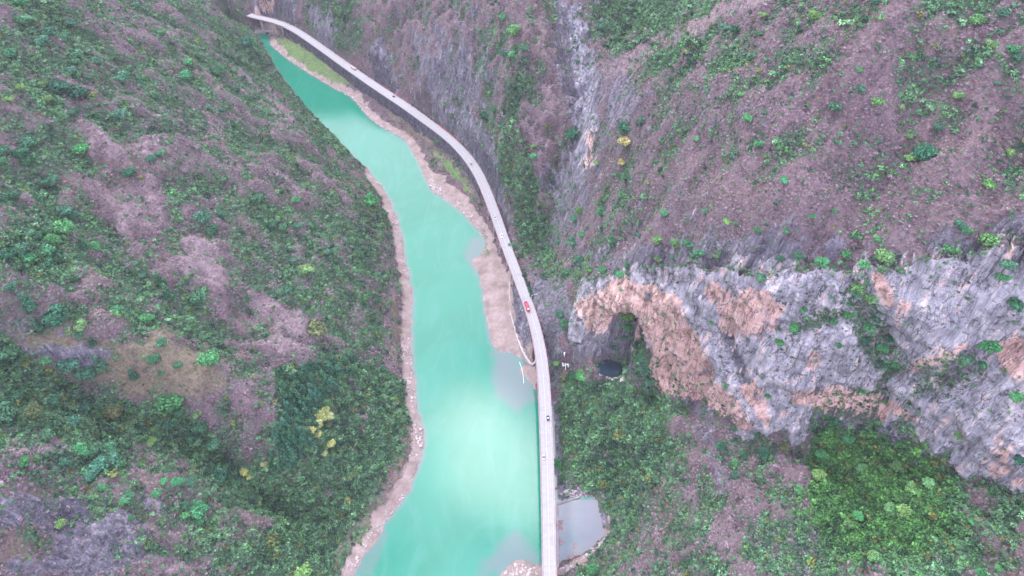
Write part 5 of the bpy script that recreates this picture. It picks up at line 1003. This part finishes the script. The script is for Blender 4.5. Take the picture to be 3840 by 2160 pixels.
row((1095, 85), (1270, 205), 16, TEAL, 'hedge_bush', 'dark teal bush near the top bend', 'dark bushes near the top bend', (1.0, 1.7)); row((1340, 260), (1405, 300), 9, TEAL, 'hedge_bush', 'dark teal bush beyond the far cargo truck', 'dark bushes beyond the truck', (1.0, 1.7)); row((1548, 398), (1645, 460), 12, TEAL, 'hedge_bush', 'dark teal bush before the longest red row', 'dark bushes before the bend', (1.2, 2.0))
row((1785, 600), (1840, 700), 10, TEAL, 'hedge_bush', 'dark teal bush between bend and dark rock', 'dark bushes at the dark rock', (1.0, 1.6)); row((1945, 1020), (1998, 1120), 9, (.02, .075, .05), 'hedge_bush', 'dark green bush by the teal pole', 'dark bushes by the pole', (1.2, 2.0))

# ------------------------------------------------------------------ stones
def rock_mesh(seed, sub=2):
    bm_ = bmesh.new(); bmesh.ops.create_icosphere(bm_, subdivisions=sub, radius=1); q = np.array([v.co for v in bm_.verts]); n = fbm(q + seed * 7.1, .9, 3)
    for v, k_ in zip(bm_.verts, n): v.co *= 1 + .38 * k_; v.co.z *= .7
    me = bpy.data.meshes.new('boulder'); bm_.to_mesh(me); bm_.free(); return me
M_stone = simple('pale_stone', (.48, .44, .43), .9, .1, 1.2, .3); M_stone2 = simple('pinkish_stone', (.40, .33, .32), .9, .1, 1.2, .3)
for x, y, r, lb in ((1512, 942, 1.6, 'pale block standing at the left end of the dark pool'), (1527, 948, 1.2, 'small white boulder left on the lip of the dark pool'), (1535, 952, 1.3, 'white boulder second from the left on the pool lip'), (1541, 955, 1.1, 'white boulder in the middle of the pool lip'), (1549, 953, 1.5, 'wide white boulder right of the middle of the pool lip'), (1558, 951, 1.4, 'round white boulder near the right end of the pool lip'), (1566, 956, 2.2, 'large pinkish boulder at the right end of the pool lip'), (1570, 951, 1.9, 'pinkish boulder touching the large one at the pool')):
    h_ = hit(x, y); me = rock_mesh(x, 2); me.materials.append(M_stone if 'white' in lb or 'pale' in lb else M_stone2)
    o = bpy.data.objects.new('boulder', me); C.objects.link(o); o.location = h_[0] + Vector((0, 0, .2)); o.scale = (r, r * .8, r); tag(o, lb, 'boulder')
rp = [rock_mesh(50 + k, 1) for k in range(4)]; bm_ = bmesh.new()
def rubble(poly, n, r0, r1, bm_):
    xs = [p[0] for p in poly]; ys = [p[1] for p in poly]; c = 0; t0 = 0
    while c < n and t0 < n * 20:
        t0 += 1; x = random.uniform(min(xs), max(xs)); y = random.uniform(min(ys), max(ys))
        if not bool(inside(np.array([x]), np.array([y]), poly)[0]): continue
        h_ = hit(x, y)
        if h_ is None or h_[0].z > 30: continue
        c += 1; s = random.uniform(r0, r1) * random.choice((.6, .8, 1, 1.5)); me = random.choice(rp); k0 = len(bm_.verts); vs = [bm_.verts.new(Vector((v.co.x * s, v.co.y * s, v.co.z * s)) + h_[0]) for v in me.vertices]
        for p_ in me.polygons: bm_.faces.new([vs[q] for q in p_.vertices])
rubble([(850,225),(900,262),(930,302),(975,330),(1015,345),(1015,335),(970,318),(935,285),(900,245),(860,215)], 130, .5, 1.1, bm_); rubble([(1075,455),(1090,485),(1115,498),(1110,470),(1085,450)], 80, .6, 1.3, bm_); rubble([(1115,495),(1160,530),(1195,570),(1222,610),(1215,570),(1170,515),(1130,485)], 120, .4, 1.0, bm_)
rubble([(935,430),(965,478),(985,512),(995,512),(975,470),(945,425)], 60, .4, .9, bm_); rubble([(985,512),(1000,560),(1030,700),(1020,700),(985,560)], 80, .4, .8, bm_); rubble([(1010,850),(1030,850),(1046,1000),(1040,1040),(1020,960)], 80, .4, .9, bm_); rubble([(1030,1050),(1060,1080),(1065,1130),(1045,1165),(1030,1150)], 60, .4, .9, bm_); rubble([(960,1300),(1010,1240),(1030,1240),(990,1290),(930,1370),(880,1449),(860,1449),(920,1350)], 130, .3, .7, bm_)
rubble([(1405,1245),(1440,1225),(1475,1230),(1478,1250),(1440,1250)], 60, .5, 1.0, bm_); rubble([(1405,1430),(1470,1398),(1520,1350),(1530,1360),(1470,1415),(1420,1440)], 60, .4, .9, bm_); rubble([(1265,1449),(1290,1415),(1350,1425),(1355,1449)], 60, .4, .9, bm_); rubble([(1215,750),(1290,750),(1300,880),(1235,860)], 16, .3, .6, bm_)
me = bpy.data.meshes.new('shore_rubble'); bm_.to_mesh(me); bm_.free(); me.materials.append(simple('shore_stone', (.33, .29, .29), .9, .1, .25, .4)); o = bpy.data.objects.new('shore_rubble', me); C.objects.link(o)
tag(o, 'pale broken stones scattered along the banks of the river', 'rubble', kind='stuff')
# floating weed in the pond
M_weed = simple('pond_weed', (.20, .15, .15), .9, .1, .8, .35)
for x, y, r, lb in ((1406, 1322, 3.4, 'largest brown weed patch floating by the viaduct edge of the pond'), (1410, 1365, 2.2, 'brown weed patch in the pond just below the largest one'), (1447, 1373, 1.9, 'brown weed patch in the middle of the pond'), (1451, 1397, 1.7, 'small brown weed patch, upper of two near the lower pond shore'), (1437, 1402, 2.2, 'round brown weed patch, lowest in the pond')):
    p = WP(x, y - 1, .28); q = np.linspace(0, 2 * PI, 22, endpoint=False); rr_ = [r * (1 + .35 * math.sin(3 * a + x) + .2 * math.sin(7 * a + y)) for a in q]
    mb = MB(); mb.loft([[(math.cos(a) * s * .98, math.sin(a) * s * .98, 0) for a, s in zip(q, rr_)], [(math.cos(a) * s * .8, math.sin(a) * s * .8, .12) for a, s in zip(q, rr_)]]); tag(mb.build('weed_patch', M_weed, loc=tuple(p)), lb, 'water plant', 'weed patches in the pond')

# ------------------------------------------------------------------ the air
hz = mesh_obj('haze', *(lambda b_: (b_.v, b_.f))(MB().box(-1900, 1900, -900, 2500, -12, 560)), None); hz['kind'] = 'stuff'; hz['label'] = 'thin pale haze filling the valley air'; hz['category'] = 'haze'
hm_ = bpy.data.materials.new('haze'); hm_.use_nodes = True; t = hm_.node_tree; t.nodes.clear(); ov = NN(t, 'ShaderNodeOutputMaterial'); pvn = NN(t, 'ShaderNodeVolumePrincipled'); pvn.inputs['Density'].default_value = .00005; pvn.inputs['Color'].default_value = (.90, .92, 1, 1); pvn.inputs['Anisotropy'].default_value = .1
t.links.new(pvn.outputs[0], ov.inputs['Volume']); hz.data.materials.append(hm_)
